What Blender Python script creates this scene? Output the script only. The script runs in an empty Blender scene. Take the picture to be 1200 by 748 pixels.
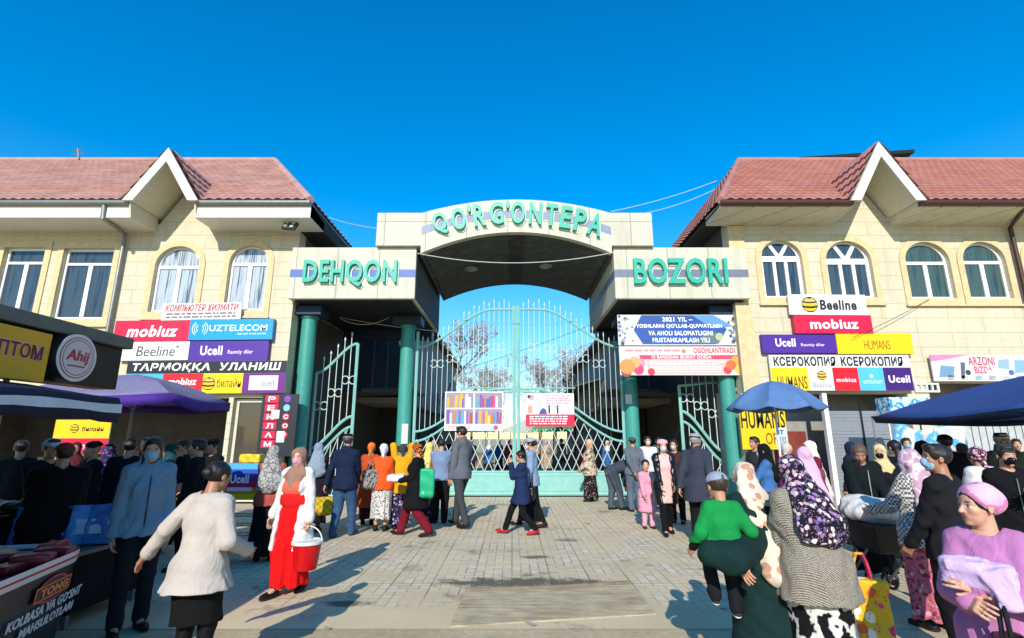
import bpy, bmesh, math, random
import numpy as np
from mathutils import Vector, Matrix
random.seed(7); np.random.seed(7)
C = bpy.context.scene.collection
SC = bpy.context.scene
R = math.radians
# ---------------------------------------------------------------- camera, sky, sun, exposure
CAMH, FPX, TILT = 1.70, 600.0, R(13.13)
cam = bpy.data.cameras.new('camera'); cam.lens = 18.0; cam.sensor_width = 36.0
cam.clip_start = 0.05; cam.clip_end = 3000
co = bpy.data.objects.new('camera', cam); C.objects.link(co)
co.location = (0, 0, CAMH); co.rotation_euler = (R(90) + TILT, 0, 0); SC.camera = co
SUN_EL, SUN_AZ = 29.0, 9.0          # the sun stands behind the camera, a little to its left
w = bpy.data.worlds.new('World'); SC.world = w; w.use_nodes = True
nt = w.node_tree; bg = nt.nodes['Background']
sky = nt.nodes.new('ShaderNodeTexSky'); sky.sky_type = 'NISHITA'; sky.sun_disc = False
sky.sun_elevation = R(SUN_EL); sky.sun_rotation = R(180 + SUN_AZ)
sky.air_density = 1.15; sky.dust_density = 0.15; sky.ozone_density = 2.6; sky.altitude = 450
hs = nt.nodes.new('ShaderNodeHueSaturation'); hs.inputs['Saturation'].default_value = 1.5; hs.inputs['Hue'].default_value = 0.499; hs.inputs['Value'].default_value = 1.38
nt.links.new(sky.outputs[0], hs.inputs['Color']); _tc = nt.nodes.new('ShaderNodeTexCoord'); _sx = nt.nodes.new('ShaderNodeSeparateXYZ'); _rp = nt.nodes.new('ShaderNodeValToRGB'); _mx = nt.nodes.new('ShaderNodeMixRGB'); _mx.blend_type = 'MULTIPLY'; _mx.inputs[0].default_value = 1
_rp.color_ramp.elements[0].position = 0.0; _rp.color_ramp.elements[0].color = (.62, .62, .65, 1); _rp.color_ramp.elements[1].position = .36; _rp.color_ramp.elements[1].color = (1, 1, 1, 1)
nt.links.new(_tc.outputs['Generated'], _sx.inputs[0]); nt.links.new(_sx.outputs[2], _rp.inputs[0]); nt.links.new(hs.outputs[0], _mx.inputs[1]); nt.links.new(_rp.outputs[0], _mx.inputs[2]); nt.links.new(_mx.outputs[0], bg.inputs['Color'])
bg.inputs['Strength'].default_value = 0.15
sl = bpy.data.lights.new('sun', 'SUN'); sl.energy = 4.6; sl.angle = R(0.5); sl.color = (1, 0.945, 0.86)
so = bpy.data.objects.new('sun', sl); C.objects.link(so)
_d = Vector((math.sin(R(SUN_AZ)) * math.cos(R(SUN_EL)), math.cos(R(SUN_AZ)) * math.cos(R(SUN_EL)), -math.sin(R(SUN_EL))))
so.rotation_euler = _d.to_track_quat('-Z', 'Y').to_euler(); so.location = (-6, -20, 18)
SC.view_settings.view_transform = 'Standard'; SC.view_settings.look = 'None'
SC.view_settings.exposure = 0.18; SC.view_settings.gamma = 1.0; SC.view_settings.use_curve_mapping = False
SC.cycles.max_bounces = 6; SC.cycles.transparent_max_bounces = 12
# ---------------------------------------------------------------- photograph -> place
_ct, _st = math.cos(TILT), math.sin(TILT)
def ray(px, py):
    a = (px - 600) / FPX; b = (374 - py) / FPX
    dy = _ct - b * _st
    return a / dy, (_st + b * _ct) / dy
def PX(px, py, Y): return ray(px, py)[0] * Y
def PZ(py, Y): return CAMH + ray(600, py)[1] * Y
def P(px, py, Y): return Vector((PX(px, py, Y), Y, PZ(py, Y)))
def G(px, py):
    a, b = ray(px, py); Y = -CAMH / b
    return a * Y, Y
def XatZ(px, Y, z): return (px - 600) / FPX * (Y * _ct + (z - CAMH) * _st)
# ---------------------------------------------------------------- tags and linking
def tag(o, label=None, cat=None, group=None, kind=None):
    if label: o['label'] = label
    if cat: o['category'] = cat
    if group: o['group'] = group
    if kind: o['kind'] = kind
    return o
def thing(name, label, cat, loc=(0, 0, 0), rz=0, group=None):
    o = bpy.data.objects.new(name, None); C.objects.link(o)
    o.empty_display_size = 0.2
    o.location = loc; o.rotation_euler = (0, 0, rz)
    return tag(o, label, cat, group)
def wloc(p):
    v = Vector((0, 0, 0))
    while p is not None: v = v + Vector(p.location); p = p.parent
    return v
def copy_tree(o, parent=None):
    c = o.copy(); C.objects.link(c)
    if parent is not None: c.parent = parent
    for ch in list(o.children): copy_tree(ch, c)
    return c
# ---------------------------------------------------------------- materials
def lin(h):
    if not isinstance(h, str): return tuple(h)
    h = h.lstrip('#'); o = []
    for i in (0, 2, 4):
        c = int(h[i:i + 2], 16) / 255
        o.append(c / 12.92 if c <= 0.04045 else ((c + 0.055) / 1.055) ** 2.4)
    return tuple(o)
_M = {}
class NT:
    def __init__(s, name):
        s.m = bpy.data.materials.new(name); s.m.use_nodes = True
        s.t = s.m.node_tree; s.b = s.t.nodes['Principled BSDF']
    def n(s, ty, **kw):
        o = s.t.nodes.new(ty)
        for k, v in kw.items():
            if k.startswith('_'): setattr(o, k[1:], v)
            else:
                key = k.replace('__', ' ')
                o.inputs[int(key[1:]) if key[0] == 'i' and key[1:].isdigit() else key].default_value = v
        return o
    def l(s, a, b): s.t.links.new(a, b)
    def coord(s, scale=(1, 1, 1), rot=(0, 0, 0), which='Object'):
        c = s.n('ShaderNodeTexCoord'); m = s.n('ShaderNodeMapping')
        m.inputs['Scale'].default_value = scale; m.inputs['Rotation'].default_value = rot
        s.l(c.outputs[which], m.inputs['Vector']); return m.outputs[0]
    def noise(s, vec, scale, detail=3, rough=.55):
        o = s.n('ShaderNodeTexNoise', Scale=scale, Detail=detail, Roughness=rough); s.l(vec, o.inputs['Vector']); return o.outputs['Fac']
    def ramp(s, fac, stops, interp='LINEAR'):
        o = s.n('ShaderNodeValToRGB'); o.color_ramp.interpolation = interp
        e = o.color_ramp.elements
        while len(e) < len(stops): e.new(0.5)
        for i, (p, c) in enumerate(stops):
            e[i].position = p; e[i].color = (*lin(c), 1) if not isinstance(c, (int, float)) else (c, c, c, 1)
        s.l(fac, o.inputs[0]); return o.outputs[0]
    def mix(s, fac, a, b, mode='MIX'):
        o = s.n('ShaderNodeMixRGB', _blend_type=mode)
        for i, v in ((0, fac), (1, a), (2, b)):
            if hasattr(v, 'is_linked') or hasattr(v, 'links'): s.l(v, o.inputs[i])
            elif i == 0: o.inputs[0].default_value = v
            else: o.inputs[i].default_value = (*lin(v), 1)
        return o.outputs[0]
    def math(s, op, a, b=0.0):
        o = s.n('ShaderNodeMath', _operation=op)
        for i, v in ((0, a), (1, b)):
            if isinstance(v, (int, float)): o.inputs[i].default_value = v
            else: s.l(v, o.inputs[i])
        return o.outputs[0]
    def bump(s, h, strength=.3, dist=.01):
        o = s.n('ShaderNodeBump', Strength=strength, Distance=dist); s.l(h, o.inputs['Height']); s.l(o.outputs[0], s.b.inputs['Normal']); return o
    def set(s, **kw):
        for k, v in kw.items():
            k = k.replace('__', ' ')
            if hasattr(v, 'links'): s.l(v, s.b.inputs[k])
            elif isinstance(v, str) or (isinstance(v, tuple) and len(v) == 3): s.b.inputs[k].default_value = (*lin(v), 1)
            else: s.b.inputs[k].default_value = v
        return s.m
def mat(col, rough=.6, metal=0., var=.10, scale=7., bump=0., bscale=60., spec=.4, name=None):
    key = ('p', str(col), rough, metal, var, scale, bump, bscale, spec)
    if key in _M: return _M[key]
    t = NT(name or 'paint'); v = t.coord(); c = lin(col)
    n = t.noise(v, scale, 4, .6)
    t.set(Base__Color=t.ramp(n, [(.25, tuple(x * (1 - var) for x in c)), (.75, tuple(min(1, x * (1 + var)) for x in c))]),
          Roughness=rough, Metallic=metal)
    t.b.inputs['Specular IOR Level'].default_value = spec
    if bump: t.bump(t.noise(v, bscale, 3), bump, .01)
    _M[key] = t.m; return t.m
def cloth(col, kind='plain', cols=(), scale=1., rough=.9):
    """woven fabric; a printed pattern comes from kind and cols"""
    key = ('c', str(col), kind, str(cols), scale, rough)
    if key in _M: return _M[key]
    t = NT('fabric'); v = t.coord(); c = lin(col)
    base = t.ramp(t.noise(v, 5, 4, .65), [(.25, tuple(x * .86 for x in c)), (.75, tuple(min(1, x * 1.12) for x in c))])
    if kind == 'floral':
        vo = t.n('ShaderNodeTexVoronoi', Scale=22 * scale); wv = t.n('ShaderNodeMixRGB', _blend_type='ADD', i0=.08)
        nz = t.n('ShaderNodeTexNoise', Scale=9 * scale); t.l(v, nz.inputs['Vector']); t.l(v, wv.inputs[1]); t.l(nz.outputs['Color'], wv.inputs[2])
        t.l(wv.outputs[0], vo.inputs['Vector'])
        k = len(cols); sp = t.n('ShaderNodeSeparateColor'); t.l(vo.outputs['Color'], sp.inputs[0])
        pc = t.ramp(sp.outputs[0], [(i / k, q) for i, q in enumerate(cols)], 'CONSTANT')
        base = t.mix(t.ramp(vo.outputs['Distance'], [(.40, 1.), (.46, 0.)]), base, pc)
        v2 = t.n('ShaderNodeTexVoronoi', Scale=60 * scale); t.l(wv.outputs[0], v2.inputs['Vector'])
        base = t.mix(t.ramp(v2.outputs['Distance'], [(.2, .75), (.28, 0.)]), base, cols[-1])
    elif kind == 'leopard':
        vo = t.n('ShaderNodeTexVoronoi', Scale=26 * scale); t.l(v, vo.inputs['Vector'])
        nn = t.noise(v, 30 * scale, 2)
        f = t.math('ADD', vo.outputs['Distance'], t.math('MULTIPLY', nn, .35))
        base = t.mix(t.ramp(f, [(.50, 1.), (.56, 0.)]), base, cols[0])
    elif kind == 'splash':
        nn = t.noise(v, 7 * scale, 3, .5)
        base = t.mix(t.ramp(nn, [(.47, 0.), (.49, 1.), (.56, 1.), (.58, 0.)]), base, cols[0])
    elif kind == 'check':
        ck = t.n('ShaderNodeTexChecker', Scale=62 * scale); t.l(v, ck.inputs['Vector']); base = t.mix(ck.outputs['Fac'], base, cols[0])
    elif kind == 'knit':
        wv = t.n('ShaderNodeTexWave', Scale=38 * scale, Distortion=6.0, Detail=1.0, Detail__Scale=14.0, _bands_direction='DIAGONAL'); t.l(v, wv.inputs['Vector'])
        base = t.mix(t.ramp(wv.outputs['Fac'], [(.45, 0.), (.55, 1.)]), base, cols[0])
    elif kind == 'stripe':
        wv = t.n('ShaderNodeTexWave', Scale=9 * scale, Distortion=2.5, Detail=1.0, _bands_direction='DIAGONAL'); t.l(v, wv.inputs['Vector'])
        base = t.mix(t.ramp(wv.outputs['Fac'], [(.5, 0.), (.6, 1.)]), base, cols[0])
    elif kind == 'camo':
        nn = t.noise(v, 11 * scale, 2, .5); k = len(cols)
        base = t.ramp(nn, [(.30 + .4 * i / k, q) for i, q in enumerate(cols)], 'CONSTANT')
    t.set(Base__Color=base, Roughness=rough); t.b.inputs['Specular IOR Level'].default_value = .22
    dn = t.n('ShaderNodeTexNoise', Scale=7., Detail=2., Distortion=2.2); t.l(t.coord((1, 1, .55)), dn.inputs['Vector'])
    rg = t.math('ABSOLUTE', t.math('SUBTRACT', dn.outputs['Fac'], .5))
    h = t.math('ADD', t.math('MULTIPLY', rg, 2.2), t.math('ADD', t.math('MULTIPLY', t.noise(v, 18, 4, .6), .5), t.math('MULTIPLY', t.noise(v, 420, 2), .12)))
    t.bump(h, .30, .03)
    _M[key] = t.m; return t.m
# ---------------------------------------------------------------- mesh builder
class MB:
    def __init__(s): s.v = []; s.f = []
    def add(s, vs, fs):
        o = len(s.v); s.v += [tuple(x) for x in vs]; s.f += [tuple(i + o for i in f) for f in fs]; return s
    def box(s, x0, x1, y0, y1, z0, z1):
        x0, x1 = min(x0, x1), max(x0, x1); y0, y1 = min(y0, y1), max(y0, y1); z0, z1 = min(z0, z1), max(z0, z1)
        return s.add([(x0, y0, z0), (x1, y0, z0), (x1, y1, z0), (x0, y1, z0), (x0, y0, z1), (x1, y0, z1), (x1, y1, z1), (x0, y1, z1)],
                     [(0, 3, 2, 1), (4, 5, 6, 7), (0, 1, 5, 4), (1, 2, 6, 5), (2, 3, 7, 6), (3, 0, 4, 7)])
    def hexa(s, p): return s.add(p, [(0, 3, 2, 1), (4, 5, 6, 7), (0, 1, 5, 4), (1, 2, 6, 5), (2, 3, 7, 6), (3, 0, 4, 7)])
    def obox(s, c, sz, M):
        c = Vector(c); h = Vector(sz) / 2
        return s.hexa([c + M @ Vector((a * h.x, b * h.y, k * h.z)) for k in (-1, 1) for a, b in ((-1, -1), (1, -1), (1, 1), (-1, 1))])
    def cyl(s, p0, p1, r0, r1=None, n=16, cap=True):
        return s.tube([p0, p1], [r0, r0 if r1 is None else r1], n, cap)
    def tube(s, pts, r, n=8, cap=True, closed=False):
        pts = [Vector(p) for p in pts]; m = len(pts)
        rr = r if isinstance(r, (list, tuple)) else [r] * m
        vs = []; up = None
        for i, p in enumerate(pts):
            if closed: t = pts[(i + 1) % m] - pts[i - 1]
            else: t = pts[min(i + 1, m - 1)] - pts[max(i - 1, 0)]
            t.normalize()
            if up is None: up = Vector((0, 0, 1)) if abs(t.z) < .9 else Vector((1, 0, 0))
            a = t.cross(up)
            if a.length < 1e-5: a = t.cross(Vector((0, 1, 0)))
            a.normalize(); b = a.cross(t).normalized(); up = b
            for k in range(n):
                g = 2 * math.pi * k / n; vs.append(p + rr[i] * (math.cos(g) * a + math.sin(g) * b))
        fs = []
        for i in range(m if closed else m - 1):
            j = (i + 1) % m
            for k in range(n): fs.append((i * n + k, i * n + (k + 1) % n, j * n + (k + 1) % n, j * n + k))
        if cap and not closed: fs.append(tuple(range(n - 1, -1, -1))); fs.append(tuple(range((m - 1) * n, m * n)))
        return s.add(vs, fs)
    def prism(s, poly, off):
        """poly: 3-D loop, swept by the vector off"""
        n = len(poly); o = Vector(off); a = [Vector(p) for p in poly]
        return s.add(a + [p + o for p in a], [tuple(range(n - 1, -1, -1)), tuple(range(n, 2 * n))] + [(i, (i + 1) % n, n + (i + 1) % n, n + i) for i in range(n)])
    def lathe(s, prof, c=(0, 0, 0), n=24, sx=1., sy=1.):
        c = Vector(c); m = len(prof); vs = []
        for r, z in prof:
            for k in range(n):
                g = 2 * math.pi * k / n; vs.append(c + Vector((r * sx * math.cos(g), r * sy * math.sin(g), z)))
        fs = [(i * n + k, i * n + (k + 1) % n, (i + 1) * n + (k + 1) % n, (i + 1) * n + k) for i in range(m - 1) for k in range(n)]
        fs.append(tuple(range(n - 1, -1, -1))); fs.append(tuple(range((m - 1) * n, m * n)))
        return s.add(vs, fs)
    def text(s, txt, o, ux, uz, w, h, depth=.004, bold=.0, shear=0., fit=True):
        vs, fs = text_mesh(txt, bold, shear)
        if not len(vs): return s
        lo = vs.min(0); hi = vs.max(0); sz = hi - lo
        kx = w / max(sz[0], 1e-6); ky = h / max(sz[1], 1e-6)
        if not fit: kx = ky = min(kx, ky)
        o = Vector(o); ux = Vector(ux); uz = Vector(uz); un = ux.cross(uz)
        dx = (w - kx * sz[0]) / 2; dy = (h - ky * sz[1]) / 2
        return s.add([o + ux * ((v[0] - lo[0]) * kx + dx) + uz * ((v[1] - lo[1]) * ky + dy) + un * ((v[2] - lo[2]) / max(sz[2], 1e-6) * depth) for v in vs], fs)
    def holed(s, outer, holes, fn, depth):
        """flat plate with holes: 2-D loops, swept to depth; fn maps (x, y, depth) to the place"""
        vs, fs = plate(outer, holes)
        return s.add([fn(v[0], v[1], v[2] * depth) for v in vs], fs)
    def build(s, name, m, parent=None, smooth=False, local=False, bev=0., label=None):
        me = bpy.data.meshes.new(name)
        o0 = Vector((0, 0, 0)) if (local or parent is None) else wloc(parent)
        me.from_pydata([Vector(v) - o0 for v in s.v], [], s.f); me.validate(); me.update()
        bm = bmesh.new(); bm.from_mesh(me); bmesh.ops.recalc_face_normals(bm, faces=bm.faces[:]); bm.to_mesh(me); bm.free()
        for mm in (m if isinstance(m, (list, tuple)) else [m]): me.materials.append(mm)
        if smooth:
            me.polygons.foreach_set('use_smooth', [True] * len(me.polygons))
            try: me.set_sharp_from_angle(angle=R(40))
            except Exception: pass
        o = bpy.data.objects.new(name, me); C.objects.link(o)
        if parent is not None: o.parent = parent
        if bev:
            b = o.modifiers.new('bevel', 'BEVEL'); b.width = bev; b.segments = 2; b.limit_method = 'ANGLE'; b.angle_limit = R(50)
        if label: o['label'] = label
        return o
_T = {}
def _curve_mesh(cu):
    o = bpy.data.objects.new('tmp', cu); C.objects.link(o)
    bpy.context.view_layer.update()
    dg = bpy.context.evaluated_depsgraph_get(); e = o.evaluated_get(dg); me = e.to_mesh()
    n = len(me.vertices); vs = np.empty(n * 3, 'f'); me.vertices.foreach_get('co', vs); vs = vs.reshape(-1, 3).copy()
    fs = [tuple(p.vertices) for p in me.polygons]; e.to_mesh_clear()
    bpy.data.objects.remove(o); return vs, fs
def text_mesh(txt, bold, shear):
    k = (txt, bold, shear)
    if k not in _T:
        cu = bpy.data.curves.new('lettering', 'FONT'); cu.body = txt; cu.size = 1; cu.extrude = .5; cu.offset = bold; cu.shear = shear; cu.resolution_u = 3
        cu.space_character = 1 + bold * 3
        _T[k] = _curve_mesh(cu); bpy.data.curves.remove(cu)
    return _T[k]
def _inside(p, lp):
    c = False; n = len(lp); x, y = p
    for i in range(n):
        x0, y0 = lp[i]; x1, y1 = lp[i - 1]
        if (y0 > y) != (y1 > y) and x < (x1 - x0) * (y - y0) / (y1 - y0) + x0: c = not c
    return c
def plate(outer, holes):
    """triangulated flat plate with holes, front at depth 0 and back at depth 1"""
    from mathutils.geometry import delaunay_2d_cdt
    loops = [list(outer)] + [list(h) for h in holes]; V = []; E = []
    for lp in loops:
        lp[:] = [p for i, p in enumerate(lp) if (Vector(p) - Vector(lp[i - 1])).length > 1e-5]; o = len(V); n = len(lp); V += [Vector(p) for p in lp]; E += [(o + i, o + (i + 1) % n) for i in range(n)]
    vo, eo, fo = delaunay_2d_cdt(V, E, [], 0, 1e-6)[:3]; fs = []
    for f in fo:
        c = sum((vo[i] for i in f), Vector((0, 0))) / len(f)
        if _inside(c, loops[0]) and not any(_inside(c, h) for h in loops[1:]): fs.append(tuple(f))
    k = len(vo); v3 = [(v.x, v.y, 0.) for v in vo] + [(v.x, v.y, 1.) for v in vo]; cnt = {}
    for f in fs:
        for a, b in zip(f, f[1:] + f[:1]): cnt[(min(a, b), max(a, b))] = cnt.get((min(a, b), max(a, b)), 0) + 1
    al = fs + [tuple(i + k for i in reversed(f)) for f in fs] + [(a, b, b + k, a + k) for (a, b), q in cnt.items() if q == 1]
    return np.array(v3), al
def rect(x0, x1, z0, z1): return [(x0, z0), (x1, z0), (x1, z1), (x0, z1)]
def arch(x0, x1, z0, zs, rise, n=18):
    c = (x0 + x1) / 2; r = (x1 - x0) / 2
    return [(x0, z0), (x1, z0)] + [(c + r * math.cos(math.pi * i / n), zs + rise * math.sin(math.pi * i / n)) for i in range(n + 1)]
def wall_fn(Y): return lambda x, z, d: (x, Y + d, z)
# ================================================================ THE SETTING
YB, YE, YP, YG, YR = 14.2, 13.15, 13.9, 16.0, 18.75     # facade, eave edge, portal front, gate line, portal back
def ground_mats():
    t = NT('trodden_concrete'); v = t.coord()
    b = t.ramp(t.noise(v, .9, 6, .6), [(.3, '#AD9B76'), (.7, '#CDBB97')])
    b = t.mix(t.ramp(t.noise(v, 14, 5, .7), [(.35, .30), (.6, 0.)]), b, '#6B6253')
    b = t.mix(t.ramp(t.noise(v, 90, 2), [(.6, 0.), (.75, .35)]), b, '#DAD3C2')
    t.set(Base__Color=b, Roughness=.92); t.b.inputs['Specular IOR Level'].default_value = .2
    t.bump(t.math('ADD', t.noise(v, 60, 4, .7), t.math('MULTIPLY', t.noise(v, 5, 3), 1.5)), .35, .012)
    g = t.m
    t = NT('block_paving'); v = t.coord()
    def br(rot, wd, rh):
        m = t.coord((1, 1, 1), (0, 0, rot)); n = t.n('ShaderNodeTexBrick', Scale=1.0, Mortar__Size=.007, Mortar__Smooth=.3, Bias=0., Brick__Width=wd, Row__Height=rh)
        n.offset = .5; t.l(m, n.inputs['Vector'])
        n.inputs['Color1'].default_value = (.55, .465, .33, 1); n.inputs['Color2'].default_value = (.68, .59, .44, 1); n.inputs['Mortar'].default_value = (.17, .14, .10, 1)
        return n
    a, c = br(0, .24, .12), br(R(90), .24, .12)
    ck = t.n('ShaderNodeTexChecker', Scale=1 / .48); t.l(v, ck.inputs['Vector'])
    col = t.mix(ck.outputs['Fac'], a.outputs['Color'], c.outputs['Color']); fac = t.mix(ck.outputs['Fac'], a.outputs['Fac'], c.outputs['Fac'])
    worn = t.ramp(t.noise(v, 1.6, 5, .6), [(.36, 0.), (.60, .95)])           # dust fills most of the joints
    geo = t.n('ShaderNodeSeparateXYZ'); t.l(v, geo.inputs[0])
    edge = t.ramp(t.math('ADD', t.math('MULTIPLY', t.math('SUBTRACT', geo.outputs[1], 5.5), .8), t.math('MULTIPLY', t.math('SUBTRACT', t.noise(v, 1.3, 4), .5), 1.6)), [(.15, 1.), (.8, 0.)])
    worn = t.math('MAXIMUM', worn, edge)
    clean = t.mix(t.math('MULTIPLY', worn, t.math('ADD', .9, t.math('MULTIPLY', edge, .1))), col, t.ramp(t.noise(v, .5, 4), [(.3, '#BCA982'), (.7, '#D6C5A1')]))
    big = t.n('ShaderNodeTexBrick', Scale=1.0, Mortar__Size=.012, Mortar__Smooth=.2, Brick__Width=.96, Row__Height=.48); big.offset = 0
    t.l(t.coord((1, 1, 1), (0, 0, R(90))), big.inputs['Vector'])
    clean = t.mix(t.math('MULTIPLY', big.outputs['Fac'], t.math('MULTIPLY', t.ramp(t.noise(v, .8, 3), [(.38, .05), (.7, .65)]), t.math('SUBTRACT', 1., edge))), clean, '#4F4638')
    dirt = t.ramp(t.noise(v, 1.1, 7, .68), [(.57, 0.), (.68, .7)])
    clean = t.mix(dirt, clean, '#5E5648')
    sp = t.n('ShaderNodeTexVoronoi', Scale=3.1); t.l(v, sp.inputs['Vector'])
    clean = t.mix(t.ramp(sp.outputs['Distance'], [(.03, .55), (.07, 0.)]), clean, '#4B453C')
    def spot(x, y, rx, ry, amt):
        dx = t.math('DIVIDE', t.math('SUBTRACT', geo.outputs[0], x), rx); dyy = t.math('DIVIDE', t.math('SUBTRACT', geo.outputs[1], y), ry)
        d = t.math('ADD', t.math('ADD', t.math('POWER', t.math('ABSOLUTE', dx), 2.), t.math('POWER', t.math('ABSOLUTE', dyy), 2.)), t.math('MULTIPLY', t.noise(v, 4.2, 6, .7), 1.3))
        return t.math('MULTIPLY', t.ramp(d, [(.75, 1.), (1.0, 0.)]), amt)
    for s_ in ((.15, 6.75, 2.1, .42, .9), (.35, 8.1, .5, .22, .8), (.95, 9.4, .45, .28, .6), (-1.75, 5.95, .55, .20, .85), (2.6, 7.4, .5, .12, .6)):
        clean = t.mix(spot(*s_), clean, '#574F43')
    t.set(Base__Color=clean, Roughness=.9); t.b.inputs['Specular IOR Level'].default_value = .22
    t.bump(t.math('SUBTRACT', t.math('MULTIPLY', t.noise(v, 45, 4, .7), .35), t.math('MULTIPLY', fac, t.math('SUBTRACT', 1., worn))), .5, .012)
    return g, t.m
m_conc, m_pave = ground_mats()
def sheet(name, x0, x1, y0, y1, z, m, kind='structure'):
    b = MB(); b.add([(x0, y0, z), (x1, y0, z), (x1, y1, z), (x0, y1, z)], [(0, 1, 2, 3)])
    return tag(b.build(name, m), kind=kind)
sheet('ground', -700, 700, -300, 1500, 0, m_conc)
sheet('paving', -13.5, 13.5, 5.2, 60, .004, m_pave)

def stone_mat(name, c1, c2, mort, wd, rh, msz=.012, off=.5, vein=.5):
    t = NT(name); c = t.n('ShaderNodeTexCoord'); s_ = t.n('ShaderNodeSeparateXYZ'); k = t.n('ShaderNodeCombineXYZ')
    t.l(c.outputs['Object'], s_.inputs[0])
    t.l(t.math('ADD', s_.outputs[0], s_.outputs[1]), k.inputs[0]); t.l(s_.outputs[2], k.inputs[1])
    br = t.n('ShaderNodeTexBrick', Scale=1., Mortar__Size=msz, Mortar__Smooth=.2, Brick__Width=wd, Row__Height=rh); br.offset = off
    t.l(k.outputs[0], br.inputs['Vector'])
    for nm, cc in (('Color1', c1), ('Color2', c2), ('Mortar', mort)): br.inputs[nm].default_value = (*lin(cc), 1)
    v = t.coord((1, 1, 7)); vn = t.noise(v, 2.6, 7, .7)
    col = t.mix(t.ramp(vn, [(.42, vein), (.62, 0.)]), br.outputs['Color'], tuple(x * .78 for x in lin(c1)), 'MIX')
    v3 = t.coord((1.5, 1.5, .25)); col = t.mix(t.ramp(t.noise(v3, 2.2, 5, .65), [(.50, 0.), (.78, .42)]), col, '#8D7F66')
    t.set(Base__Color=col, Roughness=.7); t.b.inputs['Specular IOR Level'].default_value = .3
    t.bump(t.math('SUBTRACT', t.math('MULTIPLY', t.noise(t.coord(), 30, 4), .25), br.outputs['Fac']), .45, .012)
    return t.m
M_trav = stone_mat('travertine_cladding', '#D3C8AC', '#CBBFA2', '#A5916E', 1.9, .42, .008, .5, .55)
M_panel = stone_mat('cream_panel', '#CBC7B3', '#C4C0AB', '#918C78', 1.18, 2.6, .012, 0., .25)
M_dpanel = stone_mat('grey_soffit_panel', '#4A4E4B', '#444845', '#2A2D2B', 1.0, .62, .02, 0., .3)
M_ochre = mat('#CDB78A', .7, var=.14, bump=.15)
M_white = mat('#CFCCC0', .5, var=.05); M_pvc = mat('#E4E4E0', .35, var=.03)
M_cream = mat('#D2CCB4', .65, var=.07, bump=.1)
M_soff = stone_mat('soffit_board', '#D3CDB8', '#CBC5AF', '#6F6A5B', 1.05, 40., .018, 0., .2)
M_teal = mat('#3F9183', .42, var=.13, scale=9, bump=.06); M_teal2 = mat('#83B8AC', .45, var=.12, scale=4, bump=.05)
M_picket = mat('#C3D3CB', .45, var=.1)
M_navy = mat('#16283F', .5, var=.2)
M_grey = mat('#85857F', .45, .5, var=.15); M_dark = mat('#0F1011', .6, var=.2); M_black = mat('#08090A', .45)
M_brown = mat('#4A2B22', .45, var=.15)
def roof_mat(name, a, b):
    t = NT(name); v = t.coord()
    c = t.ramp(t.noise(v, 1.3, 6, .65), [(.3, a), (.7, b)]); c = t.mix(t.ramp(t.noise(v, 9, 4, .7), [(.55, 0.), (.75, .35)]), c, '#B99A8B')
    t.set(Base__Color=c, Roughness=.6); t.bump(t.noise(v, 40, 3), .15, .01); return t.m
M_roofL, M_roofR = roof_mat('faded_roof_tile', '#A67A6E', '#C59C90'), roof_mat('roof_tile', '#A66A5C', '#BA8476')
def glass_mat(tint='#10151A', cur=None):
    t = NT('window_glass'); v = t.coord()
    b = tint
    if cur: b = t.ramp(t.noise(t.coord((9, 1, .4)), 2.2, 3), [(.35, tint), (.5, cur), (.75, cur)])
    t.set(Base__Color=b, Roughness=.06); t.b.inputs['Specular IOR Level'].default_value = .6
    t.bump(t.noise(v, 1.4, 1), .035, .05); return t.m
M_glass = glass_mat('#27323B', '#3E4A54'); M_glassc = glass_mat('#4A565F', '#AEB6BA'); M_glassg = glass_mat('#2B3B38', '#44564F')

def tiles(A, B, Cc, D, m, parent, name='roof_slope', skip=None):
    """pressed-metal tile sheet over the quad A-B (eave) to D-C (ridge)"""
    A, B, Cc, D = map(Vector, (A, B, Cc, D)); e = (B - A); L = e.length; e.normalize()
    nrm = e.cross(D - A).normalized()
    if nrm.z < 0: nrm.negate()
    rows = max(3, int((((D + Cc) / 2 - (A + B) / 2).length) / .40)); vs = []; fs = []
    k0 = min(0, (D - A).dot(e)); k1 = max(L, (Cc - A).dot(e)); n = int((k1 - k0) / .06) + 1
    us = [k0 + (k1 - k0) * i / n for i in range(n + 1)]
    for r in range(rows):
        for q, st in ((r / rows, .06), ((r + .55) / rows, .03), ((r + 1) / rows, 0.)):
            l_ = A.lerp(D, q); r_ = B.lerp(Cc, q); a0 = (l_ - A).dot(e); a1 = (r_ - A).dot(e); base = l_ - e * a0
            for u in us:
                uu = min(max(u, a0), a1)
                vs.append(base + e * uu + nrm * (st + .045 * abs(math.cos(math.pi * uu / .27))))
    k = n + 1
    for j in range(rows * 3 - 1):
        for i in range(n):
            if skip and skip((vs[j * k + i] + vs[(j + 1) * k + i + 1]) / 2): continue
            fs.append((j * k + i, j * k + i + 1, (j + 1) * k + i + 1, (j + 1) * k + i))
    b = MB(); b.add(vs, fs)
    o = b.build(name, m, parent); o.data.polygons.foreach_set('use_smooth', [False] * len(o.data.polygons)); return o

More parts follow.
